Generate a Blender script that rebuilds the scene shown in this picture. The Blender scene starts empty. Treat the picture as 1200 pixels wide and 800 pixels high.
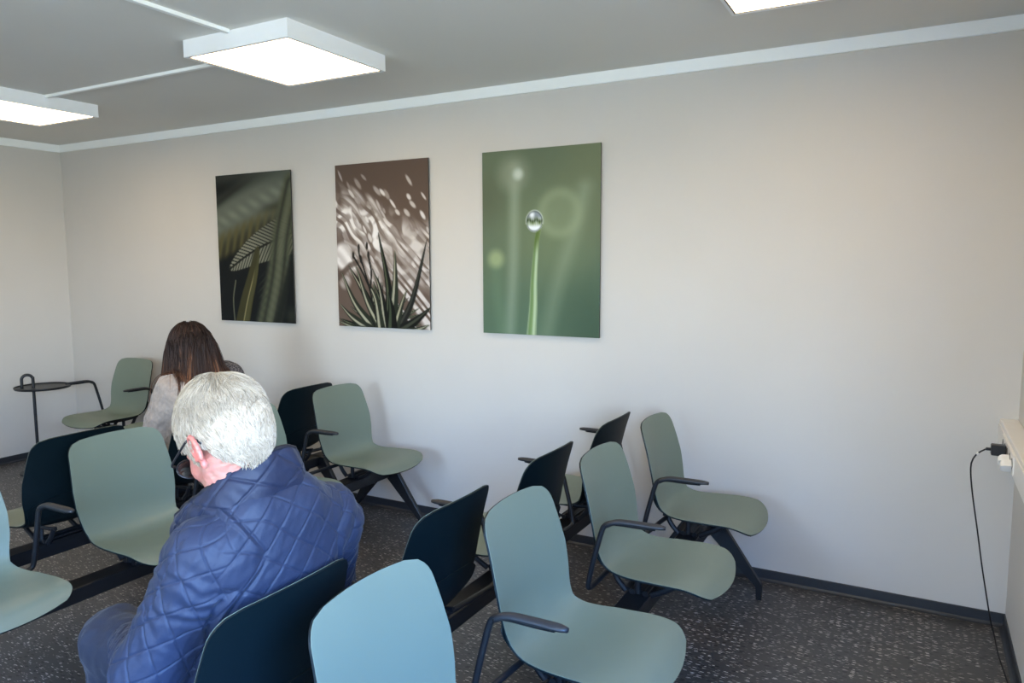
import bpy, bmesh, math, random
import numpy as np
from mathutils import Matrix, Vector

random.seed(7)
RNG = np.random.default_rng(11)
SC = bpy.context.scene
COL = SC.collection
PI = math.pi

# ------------------------------------------------------------------ camera
cd = bpy.data.cameras.new('camera')
cam = bpy.data.objects.new('camera', cd)
COL.objects.link(cam)
cd.sensor_width = 36.0
cd.lens = 868.44 / 1200 * 36
cd.clip_start = 0.02
_yaw, _pitch, _roll = 0.5014, 0.1038, -0.0033
_f = Vector((-math.sin(_yaw) * math.cos(_pitch), math.cos(_yaw) * math.cos(_pitch), -math.sin(_pitch)))
_r = Vector((math.cos(_yaw), math.sin(_yaw), 0))
_u = _r.cross(_f)
_r2 = math.cos(_roll) * _r + math.sin(_roll) * _u
_u2 = -math.sin(_roll) * _r + math.cos(_roll) * _u
_m = Matrix((_r2, _u2, -_f)).transposed().to_4x4()
_m.translation = Vector((6.1657, -3.6269, 1.5303))
cam.matrix_world = _m
SC.camera = cam

# ------------------------------------------------------------------ world, light, exposure
SKY_STRENGTH = 12.4
LAMP_STRENGTH = 2.9
w = bpy.data.worlds.new('overcast_sky')
SC.world = w
w.use_nodes = True
_nt = w.node_tree
_bg = _nt.nodes['Background']
_tc = _nt.nodes.new('ShaderNodeTexCoord')
_sx = _nt.nodes.new('ShaderNodeSeparateXYZ')
_rp = _nt.nodes.new('ShaderNodeValToRGB')
_nt.links.new(_tc.outputs['Generated'], _sx.inputs[0])
_mr = _nt.nodes.new('ShaderNodeMapRange')
_mr.inputs['From Min'].default_value = -1.0
_mr.inputs['From Max'].default_value = 1.0
_nt.links.new(_sx.outputs['Z'], _mr.inputs['Value'])
_nt.links.new(_mr.outputs[0], _rp.inputs[0])
_nt.links.new(_rp.outputs[0], _bg.inputs['Color'])
# ground, pale horizon, blue sky higher up
_e = _rp.color_ramp.elements
_e[0].position, _e[0].color = 0.0, (0.45, 0.485, 0.485, 1)
_e[1].position, _e[1].color = 1.0, (0.21, 0.61, 1.7, 1)
for _p, _c in ((0.485, (0.50, 0.54, 0.54, 1)), (0.505, (0.96, 1.01, 1.08, 1)), (0.56, (0.69, 0.89, 1.15, 1)), (0.68, (0.27, 0.66, 1.56, 1))):
    _x = _e.new(_p)
    _x.color = _c
_bg.inputs['Strength'].default_value = SKY_STRENGTH
SC.view_settings.view_transform = 'Standard'
SC.view_settings.look = 'None'
SC.view_settings.exposure = 1.64
SC.view_settings.gamma = 1.0
SC.view_settings.use_curve_mapping = False
SC.cycles.max_bounces = 10
SC.cycles.diffuse_bounces = 6
SC.cycles.use_denoising = True
SC.cycles.sample_clamp_indirect = 8.0

# room numbers (metres): x along the picture wall, y towards it, z up
L, H, FRONT = 6.551, 2.5, -6.2
WIN = [(-5.3, -2.75)]                    # window in the right wall (y from, y to)
ADDED_WIN = (3.7, 5.1)                         # unseen window added behind the camera to brighten the picture wall (x from, x to)
WZ0, WZ1 = 0.98, 2.12

# portal that only guides sampling of the sky through the window opening
pl = bpy.data.lights.new('window_portal', 'AREA')
pl.shape = 'RECTANGLE'
pl.size = WZ1 - WZ0
pl.size_y = WIN[0][1] - WIN[0][0]
pl.cycles.is_portal = True
po = bpy.data.objects.new('window_portal', pl)
COL.objects.link(po)
po.location = (L + 0.13, (WIN[0][0] + WIN[0][1]) / 2, (WZ0 + WZ1) / 2)
po.rotation_euler = (0, PI / 2, 0)
pl2 = pl.copy()
pl2.size = ADDED_WIN[1] - ADDED_WIN[0]
pl2.size_y = WZ1 - WZ0
po2 = bpy.data.objects.new('window_portal', pl2)
COL.objects.link(po2)
po2.location = ((ADDED_WIN[0] + ADDED_WIN[1]) / 2, FRONT - 0.13, (WZ0 + WZ1) / 2)
po2.rotation_euler = (PI / 2, 0, 0)


# ------------------------------------------------------------------ helpers: materials
def srgb(r, g, b):
    def c(v):
        v /= 255.0
        return v / 12.92 if v <= 0.04045 else ((v + 0.055) / 1.055) ** 2.4
    return (c(r), c(g), c(b), 1.0)


def mat(name, col, rough=0.5, metal=0.0, col2=None, scale=40.0, bump=0.0, bscale=None, spec=0.5, sheen=0.0, stretch=None):
    """Principled material whose colour wanders slightly between two tones."""
    m = bpy.data.materials.new(name)
    m.use_nodes = True
    nt = m.node_tree
    b = nt.nodes['Principled BSDF']
    b.inputs['Roughness'].default_value = rough
    b.inputs['Metallic'].default_value = metal
    b.inputs['Specular IOR Level'].default_value = spec
    if sheen:
        b.inputs['Sheen Weight'].default_value = sheen
        b.inputs['Sheen Roughness'].default_value = 0.4
    tc = nt.nodes.new('ShaderNodeTexCoord')
    mp = nt.nodes.new('ShaderNodeMapping')
    if stretch:
        mp.inputs['Scale'].default_value = stretch
    nt.links.new(tc.outputs['Object'], mp.inputs[0])
    no = nt.nodes.new('ShaderNodeTexNoise')
    no.inputs['Scale'].default_value = scale
    no.inputs['Detail'].default_value = 4
    nt.links.new(mp.outputs[0], no.inputs['Vector'])
    mx = nt.nodes.new('ShaderNodeMix')
    mx.data_type = 'RGBA'
    c2 = col2 if col2 else tuple(min(1, v * 0.93) for v in col[:3]) + (1,)
    mx.inputs[6].default_value = col
    mx.inputs[7].default_value = c2
    nt.links.new(no.outputs['Fac'], mx.inputs[0])
    nt.links.new(mx.outputs[2], b.inputs['Base Color'])
    if bump:
        n2 = nt.nodes.new('ShaderNodeTexNoise')
        n2.inputs['Scale'].default_value = bscale or scale
        n2.inputs['Detail'].default_value = 3
        nt.links.new(mp.outputs[0], n2.inputs['Vector'])
        bp = nt.nodes.new('ShaderNodeBump')
        bp.inputs['Strength'].default_value = bump
        bp.inputs['Distance'].default_value = 0.002
        nt.links.new(n2.outputs['Fac'], bp.inputs['Height'])
        nt.links.new(bp.outputs[0], b.inputs['Normal'])
    return m


def emit_mat(name, col, strength):
    m = bpy.data.materials.new(name)
    m.use_nodes = True
    b = m.node_tree.nodes['Principled BSDF']
    b.inputs['Base Color'].default_value = (0.9, 0.9, 0.9, 1)
    b.inputs['Emission Color'].default_value = col
    b.inputs['Emission Strength'].default_value = strength
    return m


def attr_mat(name, attr='tone', rough=0.5, spec=0.5, bump=0.0, bscale=200, sss=0.0, coat=0.0):
    """Colour read from the mesh's own colour attribute (printed picture, skin tone, hair tone)."""
    m = bpy.data.materials.new(name)
    m.use_nodes = True
    nt = m.node_tree
    b = nt.nodes['Principled BSDF']
    b.inputs['Roughness'].default_value = rough
    b.inputs['Specular IOR Level'].default_value = spec
    b.inputs['Coat Weight'].default_value = coat
    if sss:
        b.inputs['Subsurface Weight'].default_value = sss
        b.inputs['Subsurface Radius'].default_value = (0.01, 0.004, 0.002)
        b.inputs['Subsurface Scale'].default_value = 0.6
    a = nt.nodes.new('ShaderNodeAttribute')
    a.attribute_name = attr
    nt.links.new(a.outputs['Color'], b.inputs['Base Color'])
    if bump:
        tc = nt.nodes.new('ShaderNodeTexCoord')
        n2 = nt.nodes.new('ShaderNodeTexNoise')
        n2.inputs['Scale'].default_value = bscale
        nt.links.new(tc.outputs['Object'], n2.inputs['Vector'])
        bp = nt.nodes.new('ShaderNodeBump')
        bp.inputs['Strength'].default_value = bump
        bp.inputs['Distance'].default_value = 0.001
        nt.links.new(n2.outputs['Fac'], bp.inputs['Height'])
        nt.links.new(bp.outputs[0], b.inputs['Normal'])
    return m


def floor_mat():
    m = bpy.data.materials.new('speckled_vinyl')
    m.use_nodes = True
    nt = m.node_tree
    b = nt.nodes['Principled BSDF']
    b.inputs['Specular IOR Level'].default_value = 0.5
    tc = nt.nodes.new('ShaderNodeTexCoord')
    last = None
    base = nt.nodes.new('ShaderNodeTexNoise')
    base.inputs['Scale'].default_value = 9
    base.inputs['Detail'].default_value = 6
    nt.links.new(tc.outputs['Object'], base.inputs['Vector'])
    mx0 = nt.nodes.new('ShaderNodeMix')
    mx0.data_type = 'RGBA'
    mx0.inputs[6].default_value = srgb(56, 54, 53)
    mx0.inputs[7].default_value = srgb(70, 67, 65)
    nt.links.new(base.outputs['Fac'], mx0.inputs[0])
    last = mx0.outputs[2]
    # chips: cells of a stretched Voronoi, only some of the cells carry one
    for (sx, sy, thr, rad, col, off) in ((36, 190, 0.885, 0.30, srgb(206, 198, 190), 0.0), (50, 230, 0.87, 0.30, srgb(164, 157, 151), 3.7),
                                         (44, 190, 0.86, 0.28, srgb(100, 95, 92), 8.1), (30, 70, 0.75, 0.28, srgb(28, 27, 27), 5.2)):
        mp = nt.nodes.new('ShaderNodeMapping')
        mp.inputs['Scale'].default_value = (sx, sy, 1)
        mp.inputs['Location'].default_value = (off, off * 2, 0)
        mp.inputs['Rotation'].default_value = (0, 0, 0.05 * off)
        nt.links.new(tc.outputs['Object'], mp.inputs[0])
        # wobble so the chips are ragged
        nz = nt.nodes.new('ShaderNodeTexNoise')
        nz.inputs['Scale'].default_value = 0.45
        nt.links.new(mp.outputs[0], nz.inputs['Vector'])
        mxv = nt.nodes.new('ShaderNodeMix')
        mxv.data_type = 'VECTOR'
        mxv.inputs[0].default_value = 0.9
        nt.links.new(mp.outputs[0], mxv.inputs[4])
        va = nt.nodes.new('ShaderNodeVectorMath')
        va.operation = 'ADD'
        nt.links.new(mp.outputs[0], va.inputs[0])
        nt.links.new(nz.outputs['Color'], va.inputs[1])
        nt.links.new(va.outputs[0], mxv.inputs[5])
        vo = nt.nodes.new('ShaderNodeTexVoronoi')
        vo.voronoi_dimensions = '2D'
        vo.inputs['Scale'].default_value = 1.0
        nt.links.new(mxv.outputs[1], vo.inputs['Vector'])
        lt = nt.nodes.new('ShaderNodeMath')
        lt.operation = 'LESS_THAN'
        nt.links.new(vo.outputs['Distance'], lt.inputs[0])
        lt.inputs[1].default_value = rad
        sp = nt.nodes.new('ShaderNodeSeparateColor')
        nt.links.new(vo.outputs['Color'], sp.inputs[0])
        gt = nt.nodes.new('ShaderNodeMath')
        gt.operation = 'GREATER_THAN'
        gt.inputs[1].default_value = thr
        nt.links.new(sp.outputs[0], gt.inputs[0])
        mu = nt.nodes.new('ShaderNodeMath')
        mu.operation = 'MULTIPLY'
        nt.links.new(lt.outputs[0], mu.inputs[0])
        nt.links.new(gt.outputs[0], mu.inputs[1])
        mx = nt.nodes.new('ShaderNodeMix')
        mx.data_type = 'RGBA'
        nt.links.new(mu.outputs[0], mx.inputs[0])
        nt.links.new(last, mx.inputs[6])
        mx.inputs[7].default_value = col
        last = mx.outputs[2]
    nt.links.new(last, b.inputs['Base Color'])
    b.inputs['Roughness'].default_value = 0.36
    bp = nt.nodes.new('ShaderNodeBump')
    bp.inputs['Strength'].default_value = 0.06
    bp.inputs['Distance'].default_value = 0.002
    n3 = nt.nodes.new('ShaderNodeTexNoise')
    n3.inputs['Scale'].default_value = 90
    nt.links.new(tc.outputs['Object'], n3.inputs['Vector'])
    nt.links.new(n3.outputs['Fac'], bp.inputs['Height'])
    nt.links.new(bp.outputs[0], b.inputs['Normal'])
    return m


def wall_mat():
    """Beige textile wallpaper: fine vertical and horizontal threads."""
    m = mat('textile_wallpaper', srgb(204, 199, 192), 0.7, 0, srgb(199, 194, 187), 3.0, spec=0.25)
    nt = m.node_tree
    b = nt.nodes['Principled BSDF']
    tc = nt.nodes.new('ShaderNodeTexCoord')
    add = None
    for s in ((260, 260, 12), (25, 25, 300)):
        mp = nt.nodes.new('ShaderNodeMapping')
        mp.inputs['Scale'].default_value = s
        nt.links.new(tc.outputs['Object'], mp.inputs[0])
        n = nt.nodes.new('ShaderNodeTexNoise')
        n.inputs['Scale'].default_value = 1.0
        nt.links.new(mp.outputs[0], n.inputs['Vector'])
        if add is None:
            add = n.outputs['Fac']
        else:
            a = nt.nodes.new('ShaderNodeMath')
            a.operation = 'ADD'
            nt.links.new(add, a.inputs[0])
            nt.links.new(n.outputs['Fac'], a.inputs[1])
            add = a.outputs[0]
    bp = nt.nodes.new('ShaderNodeBump')
    bp.inputs['Strength'].default_value = 0.12
    bp.inputs['Distance'].default_value = 0.001
    nt.links.new(add, bp.inputs['Height'])
    nt.links.new(bp.outputs[0], b.inputs['Normal'])
    return m


M = {}
M['wall'] = wall_mat()
M['ceiling'] = mat('ceiling_board', srgb(224, 222, 216), 0.8, col2=srgb(220, 218, 212), scale=2, spec=0.2)
M['floor'] = floor_mat()
M['trim'] = mat('white_trim', srgb(245, 246, 244), 0.5, col2=srgb(241, 243, 241), scale=5)
M['baseboard'] = mat('dark_vinyl_skirting', srgb(38, 42, 48), 0.42, col2=srgb(44, 47, 52), scale=20)
M['lamp_metal'] = mat('lamp_white_metal', srgb(238, 239, 241), 0.4, scale=8)
M['diffuser'] = emit_mat('lamp_diffuser', (1.0, 0.75, 0.46, 1), LAMP_STRENGTH)
M['gasket'] = mat('grey_gasket', srgb(96, 96, 98), 0.7)
M['white_plastic'] = mat('white_plastic', srgb(232, 228, 222), 0.4, scale=12)
M['socket_dark'] = mat('socket_recess', srgb(120, 116, 112), 0.5)
M['black_plastic'] = mat('black_plastic', srgb(26, 26, 30), 0.4, scale=60)
M['black_cable'] = mat('black_cable', srgb(24, 22, 24), 0.5, scale=60)
M['shell'] = mat('sage_shell_plastic', srgb(110, 121, 107), 0.42, col2=srgb(107, 118, 104), scale=6, bump=0.04, bscale=900)
M['shell_back'] = mat('dark_teal_shell_plastic', srgb(2, 19, 24), 0.5, col2=srgb(2, 17, 21), scale=6, bump=0.04, bscale=900, spec=0.3)
M['black_metal'] = mat('black_powder_coat', srgb(20, 21, 24), 0.42, col2=srgb(26, 27, 30), scale=200, bump=0.05, bscale=1200)
M['arm_plastic'] = mat('charcoal_arm_plastic', srgb(36, 37, 40), 0.5, scale=100)
M['jacket'] = mat('navy_quilted_nylon', srgb(36, 44, 66), 0.60, col2=srgb(31, 39, 59), scale=14, bump=0.5, bscale=70, spec=0.35, sheen=0.06)
M['collar'] = mat('navy_collar_nylon', srgb(28, 35, 56), 0.58, col2=srgb(24, 30, 50), scale=14, bump=0.5, bscale=70, spec=0.35, sheen=0.06)
M['piping'] = mat('dark_navy_piping', srgb(14, 17, 30), 0.6)
M['trousers'] = mat('navy_twill_trousers', srgb(29, 35, 52), 0.75, col2=srgb(24, 29, 45), scale=20, bump=0.4, bscale=600, sheen=0.1)
M['sweater'] = mat('beige_melange_knit', srgb(184, 164, 147), 0.9, col2=srgb(140, 127, 118), scale=70, bump=0.9, bscale=180, sheen=0.4)
M['black_trousers'] = mat('black_denim', srgb(26, 28, 36), 0.85, col2=srgb(32, 34, 42), scale=60, bump=0.3, bscale=500)
M['shoe'] = mat('dark_leather', srgb(38, 30, 26), 0.4, scale=30)
M['sole'] = mat('rubber_sole', srgb(24, 24, 24), 0.7)
M['skin'] = attr_mat('skin', rough=0.5, spec=0.4, bump=0.35, bscale=260, sss=0.12)
M['hair'] = attr_mat('hair', rough=0.5, spec=0.3)
M['eye'] = mat('eye_white', srgb(232, 228, 222), 0.2)
M['print'] = attr_mat('printed_picture', rough=0.6, spec=0.15)
M['picture_edge'] = mat('picture_edge', srgb(44, 46, 44), 0.5)


def scarf_mat():
    m = mat('patterned_scarf', srgb(34, 32, 36), 0.85, bump=0.4, bscale=300)
    nt = m.node_tree
    b = nt.nodes['Principled BSDF']
    tc = nt.nodes.new('ShaderNodeTexCoord')
    vo = nt.nodes.new('ShaderNodeTexVoronoi')
    vo.inputs['Scale'].default_value = 70
    vo.feature = 'DISTANCE_TO_EDGE'
    nt.links.new(tc.outputs['Object'], vo.inputs['Vector'])
    rp = nt.nodes.new('ShaderNodeValToRGB')
    rp.color_ramp.elements[0].position = 0.03
    rp.color_ramp.elements[0].color = srgb(104, 98, 98)
    rp.color_ramp.elements[1].position = 0.2
    rp.color_ramp.elements[1].color = srgb(38, 35, 40)
    nt.links.new(vo.outputs['Distance'], rp.inputs[0])
    nt.links.new(rp.outputs[0], b.inputs['Base Color'])
    return m


M['scarf'] = scarf_mat()


def clear_mat(name, tint, gloss, rough=0.02):
    m = bpy.data.materials.new(name)
    m.use_nodes = True
    nt = m.node_tree
    nt.nodes.clear()
    o = nt.nodes.new('ShaderNodeOutputMaterial')
    mx = nt.nodes.new('ShaderNodeMixShader')
    t = nt.nodes.new('ShaderNodeBsdfTransparent')
    g = nt.nodes.new('ShaderNodeBsdfGlossy')
    t.inputs[0].default_value = tint
    g.inputs['Roughness'].default_value = rough
    mx.inputs[0].default_value = gloss
    nt.links.new(t.outputs[0], mx.inputs[1])
    nt.links.new(g.outputs[0], mx.inputs[2])
    nt.links.new(mx.outputs[0], o.inputs[0])
    return m


M['window_glass'] = clear_mat('window_glass', (0.96, 0.98, 0.97, 1), 0.06)
M['lens'] = clear_mat('spectacle_lens', (0.93, 0.95, 0.96, 1), 0.10)


# ------------------------------------------------------------------ helpers: objects and meshes
def empty(name, loc=(0, 0, 0), rz=0.0, label=None, cat=None, group=None):
    o = bpy.data.objects.new(name, None)
    COL.objects.link(o)
    o.location = loc
    o.rotation_euler = (0, 0, rz)
    o.empty_display_size = 0.1
    if label:
        o['label'] = label
    if cat:
        o['category'] = cat
    if group:
        o['group'] = group
    return o


def link(name, me, parent=None, label=None, cat=None, group=None, kind=None):
    o = bpy.data.objects.new(name, me)
    COL.objects.link(o)
    if parent:
        o.parent = parent
    if label:
        o['label'] = label
    if cat:
        o['category'] = cat
    if group:
        o['group'] = group
    if kind:
        o['kind'] = kind
    return o


def mesh_np(name, v, f, m, smooth=True, tone=None):
    me = bpy.data.meshes.new(name)
    v = np.asarray(v, np.float32)
    if isinstance(f, np.ndarray):
        n, k = f.shape
        me.vertices.add(len(v))
        me.vertices.foreach_set('co', v.ravel())
        me.loops.add(n * k)
        me.loops.foreach_set('vertex_index', f.astype(np.int32).ravel())
        me.polygons.add(n)
        me.polygons.foreach_set('loop_start', (np.arange(n) * k).astype(np.int32))
        me.polygons.foreach_set('loop_total', np.full(n, k, np.int32))
        me.update(calc_edges=True)
    else:
        me.from_pydata([tuple(p) for p in v], [], f)
        me.update()
    me.validate()
    if smooth:
        me.polygons.foreach_set('use_smooth', np.ones(len(me.polygons), bool))
    if tone is not None:
        a = me.color_attributes.new('tone', 'FLOAT_COLOR', 'POINT')
        c = np.ones((len(v), 4), np.float32)
        c[:, :3] = tone
        a.data.foreach_set('color', c.ravel())
    me.materials.append(m)
    return me


def bm_mesh(name, bm, m, smooth=False, bevel=0.0, segs=2):
    if bevel:
        bmesh.ops.bevel(bm, geom=list(bm.edges), offset=bevel, segments=segs, affect='EDGES', profile=0.5)
    bmesh.ops.recalc_face_normals(bm, faces=bm.faces)
    me = bpy.data.meshes.new(name)
    bm.to_mesh(me)
    bm.free()
    if smooth:
        me.polygons.foreach_set('use_smooth', np.ones(len(me.polygons), bool))
    me.materials.append(m)
    return me


def add_box(bm, x0, x1, y0, y1, z0, z1):
    vs = [bm.verts.new((x, y, z)) for x in (x0, x1) for y in (y0, y1) for z in (z0, z1)]
    for q in ((0, 1, 3, 2), (4, 6, 7, 5), (0, 4, 5, 1), (2, 3, 7, 6), (0, 2, 6, 4), (1, 5, 7, 3)):
        bm.faces.new([vs[i] for i in q])
    return vs


def box(name, x0, x1, y0, y1, z0, z1, m, parent=None, bevel=0.0, **kw):
    bm = bmesh.new()
    add_box(bm, min(x0, x1), max(x0, x1), min(y0, y1), max(y0, y1), min(z0, z1), max(z0, z1))
    return link(name, bm_mesh(name, bm, m, bevel=bevel), parent, **kw)


def smooth_path(pts, n):
    """Catmull-Rom through pts, resampled evenly by arc length to n points."""
    P = np.asarray(pts, float)
    P = np.vstack([2 * P[0] - P[1], P, 2 * P[-1] - P[-2]])
    out = []
    for i in range(1, len(P) - 2):
        p0, p1, p2, p3 = P[i - 1:i + 3]
        for t in np.linspace(0, 1, 24, endpoint=False):
            out.append(0.5 * (2 * p1 + (p2 - p0) * t + (2 * p0 - 5 * p1 + 4 * p2 - p3) * t * t + (3 * p1 - p0 - 3 * p2 + p3) * t ** 3))
    out.append(P[-2])
    out = np.array(out)
    s = np.r_[0, np.cumsum(np.linalg.norm(np.diff(out, axis=0), axis=1))]
    q = np.linspace(0, s[-1], n)
    return np.stack([np.interp(q, s, out[:, k]) for k in range(P.shape[1])], 1)


def tube(path, ra, rb=None, n=10, ref=(0, 1, 0), cap=True):
    """Tube round a path: ra along ref direction, rb across it. Radii may be arrays."""
    P = np.asarray(path, float)
    k = len(P)
    ra = np.broadcast_to(np.asarray(ra, float), (k,))
    rb = ra if rb is None else np.broadcast_to(np.asarray(rb, float), (k,))
    T = np.gradient(P, axis=0)
    T /= np.linalg.norm(T, axis=1, keepdims=True)
    ref = np.array(ref, float)
    A = ref - (T @ ref)[:, None] * T
    A /= np.linalg.norm(A, axis=1, keepdims=True) + 1e-9
    B = np.cross(T, A)
    th = np.linspace(0, 2 * PI, n, endpoint=False)
    V = P[:, None] + (np.cos(th)[None, :, None] * (A * ra[:, None])[:, None] + np.sin(th)[None, :, None] * (B * rb[:, None])[:, None])
    F = []
    for i in range(k - 1):
        for j in range(n):
            a, b = i * n + j, i * n + (j + 1) % n
            F.append((a, b, b + n, a + n))
    if cap:
        F.append(tuple(range(n))[::-1])
        F.append(tuple((k - 1) * n + j for j in range(n)))
    return V.reshape(-1, 3), F


def tube_obj(name, path, r, m, parent=None, n=10, rb=None, ref=(0, 1, 0), **kw):
    v, f = tube(path, r, rb, n, ref)
    return link(name, mesh_np(name, v, f, m), parent, **kw)


def join_vf(parts):
    V, F, o = [], [], 0
    for v, f in parts:
        V.append(np.asarray(v, float))
        F += [tuple(int(i) + o for i in q) for q in f]
        o += len(v)
    return np.vstack(V), F


def box_vf(x0, x1, y0, y1, z0, z1):
    v = np.array([(x, y, z) for x in (x0, x1) for y in (y0, y1) for z in (z0, z1)], float)
    return v, [(0, 1, 3, 2), (4, 6, 7, 5), (0, 4, 5, 1), (2, 3, 7, 6), (0, 2, 6, 4), (1, 5, 7, 3)]


# ------------------------------------------------------------------ the room
S = dict(kind='structure')
box('floor', -0.2, L + 0.2, FRONT - 0.2, 0.2, -0.12, 0, M['floor'], **S)
box('ceiling', -0.2, L + 0.2, FRONT - 0.2, 0.2, H, H + 0.12, M['ceiling'], **S)
box('wall_back', -0.2, L + 0.2, 0, 0.15, 0, H, M['wall'], **S)
box('wall_left', -0.15, 0, FRONT, 0, 0, H, M['wall'], **S)
bm = bmesh.new()
add_box(bm, -0.2, ADDED_WIN[0], FRONT - 0.15, FRONT, 0, H)
add_box(bm, ADDED_WIN[1], L + 0.2, FRONT - 0.15, FRONT, 0, H)
add_box(bm, ADDED_WIN[0], ADDED_WIN[1], FRONT - 0.15, FRONT, 0, WZ0)
add_box(bm, ADDED_WIN[0], ADDED_WIN[1], FRONT - 0.15, FRONT, WZ1, H)
link('wall_front', bm_mesh('wall_front', bm, M['wall']), **S)
bm = bmesh.new()
y0, y1 = WIN[0]
add_box(bm, L, L + 0.15, FRONT, y0, 0, H)
add_box(bm, L, L + 0.15, y1, 0, 0, H)
add_box(bm, L, L + 0.15, y0, y1, 0, WZ0)
add_box(bm, L, L + 0.15, y0, y1, WZ1, H)
link('wall_right', bm_mesh('wall_right', bm, M['wall']), **S)

win = empty('window_1')
win['kind'] = 'structure'
bm = bmesh.new()
fr = 0.055
for a, b_ in ((y0, y0 + fr), (y1 - fr, y1), ((y0 + y1) / 2 - fr / 2, (y0 + y1) / 2 + fr / 2)):
    add_box(bm, L + 0.03, L + 0.1, a, b_, WZ0, WZ1)
add_box(bm, L + 0.032, L + 0.098, y0, y1, WZ0, WZ0 + fr)
add_box(bm, L + 0.032, L + 0.098, y0, y1, WZ1 - fr, WZ1)
link('window_frame', bm_mesh('window_frame', bm, M['trim']), win)
for a, b_ in ((y0 + fr, (y0 + y1) / 2 - fr / 2), ((y0 + y1) / 2 + fr / 2, y1 - fr)):
    box('pane', L + 0.062, L + 0.068, a, b_, WZ0 + fr, WZ1 - fr, M['window_glass'], win)
box('window_sill', L - 0.03, L + 0.03, y0 - 0.03, y1 + 0.03, WZ0 - 0.025, WZ0, M['trim'], win, bevel=0.004)


win = empty('added_window')  # unseen window, added for the daylight it throws on the picture wall
win['kind'] = 'structure'
bm = bmesh.new()
x0, x1 = ADDED_WIN
for a, b_ in ((x0, x0 + fr), (x1 - fr, x1), ((x0 + x1) / 2 - fr / 2, (x0 + x1) / 2 + fr / 2)):
    add_box(bm, a, b_, FRONT - 0.1, FRONT - 0.03, WZ0, WZ1)
add_box(bm, x0, x1, FRONT - 0.098, FRONT - 0.032, WZ0, WZ0 + fr)
add_box(bm, x0, x1, FRONT - 0.098, FRONT - 0.032, WZ1 - fr, WZ1)
link('window_frame', bm_mesh('window_frame', bm, M['trim']), win)
for a, b_ in ((x0 + fr, (x0 + x1) / 2 - fr / 2), ((x0 + x1) / 2 + fr / 2, x1 - fr)):
    box('pane', a, b_, FRONT - 0.068, FRONT - 0.062, WZ0 + fr, WZ1 - fr, M['window_glass'], win)
box('window_sill', x0 - 0.03, x1 + 0.03, FRONT - 0.03, FRONT + 0.03, WZ0 - 0.025, WZ0, M['trim'], win, bevel=0.004)


def profile_strip(name, pts, axis, a, b, m):
    """A moulding: 2D profile (out from the wall, z) run along one wall."""
    k = len(pts)
    V = []
    for t in (a, b):
        for o, z in pts:
            V.append(axis(o, t, z))
    F = [(i, (i + 1) % k, k + (i + 1) % k, k + i) for i in range(k)]
    F += [tuple(range(k))[::-1], tuple(range(k, 2 * k))]
    me = mesh_np(name, V, F, m, smooth=False)
    bmx = bmesh.new()
    bmx.from_mesh(me)
    bmesh.ops.recalc_face_normals(bmx, faces=bmx.faces)
    bmx.to_mesh(me)
    bmx.free()
    return link(name, me, **S)


CROWN = [(0.0, 2.4414), (0.012, 2.4414), (0.014, 2.444), (0.014, 2.499), (0.0, 2.499)]
profile_strip('trim_1', CROWN, lambda o, t, z: (t, -o, z), 0, L, M['trim'])
profile_strip('trim_2', CROWN, lambda o, t, z: (o, t, z), FRONT, -0.0, M['trim'])
profile_strip('trim_3', CROWN, lambda o, t, z: (L - o, t, z), FRONT, -0.0, M['trim'])
profile_strip('trim_4', CROWN, lambda o, t, z: (t, FRONT + o, z), 0, L, M['trim'])
SK = [(0.0, 0.0), (0.022, 0.0), (0.013, 0.004), (0.007, 0.012), (0.006, 0.052), (0.004, 0.0545), (0.0, 0.0545)]
profile_strip('baseboard_back', SK, lambda o, t, z: (t, -o, z), 0, L, M['baseboard'])
profile_strip('baseboard_left', SK, lambda o, t, z: (o, t, z), FRONT, 0, M['baseboard'])
profile_strip('baseboard_right', SK, lambda o, t, z: (L - o, t, z), FRONT, 0, M['baseboard'])
profile_strip('baseboard_front', SK, lambda o, t, z: (t, FRONT + o, z), 0, L, M['baseboard'])


# ------------------------------------------------------------------ ceiling lamps
def ceiling_lamp(cx, cy, label):
    t = empty('ceiling_lamp', (cx, cy, H), 0, label, 'ceiling lamp', 'square ceiling lamps')
    s, h, rim = 0.3075, 0.073, 0.011
    # housing: open-bottomed box with a thin rim
    bm = bmesh.new()
    add_box(bm, -s, s, -s, -s + rim, -h, 0)
    add_box(bm, -s, s, s - rim, s, -h, 0)
    add_box(bm, -s, -s + rim, -s + rim, s - rim, -h, 0)
    add_box(bm, s - rim, s, -s + rim, s - rim, -h, 0)
    add_box(bm, -s + rim, s - rim, -s + rim, s - rim, -0.012, 0)
    link('lamp_housing', bm_mesh('lamp_housing', bm, M['lamp_metal']), t)
    bm = bmesh.new()
    g0, g1 = s - rim, s - rim - .005
    for q_ in ((-g0, g0, -g0, -g1), (-g0, g0, g1, g0), (-g0, -g1, -g1, g1), (g1, g0, -g1, g1)):
        add_box(bm, *q_, -h + .001, -h + .012)
    link('gasket', bm_mesh('gasket', bm, M['gasket']), t)
    box('diffuser', -g1, g1, -g1, g1, -h + 0.004, -h + 0.012, M['diffuser'], t)
    return t


ceiling_lamp(3.625, -1.082, 'square white ceiling lamp wholly in view above the pictures, duct at its side')
ceiling_lamp(1.43, -1.082, 'square white ceiling lamp cut by the left edge, near the far corner')
ceiling_lamp(5.83, -1.082, 'square white ceiling lamp cut by the top edge, only a corner showing')
for lx, wh in ((1.43, 'far from the window'), (3.625, 'in the middle of that row'), (5.83, 'nearest the window')):
    ceiling_lamp(lx, -3.7, 'square white ceiling lamp of the rear row, ' + wh)

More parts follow.
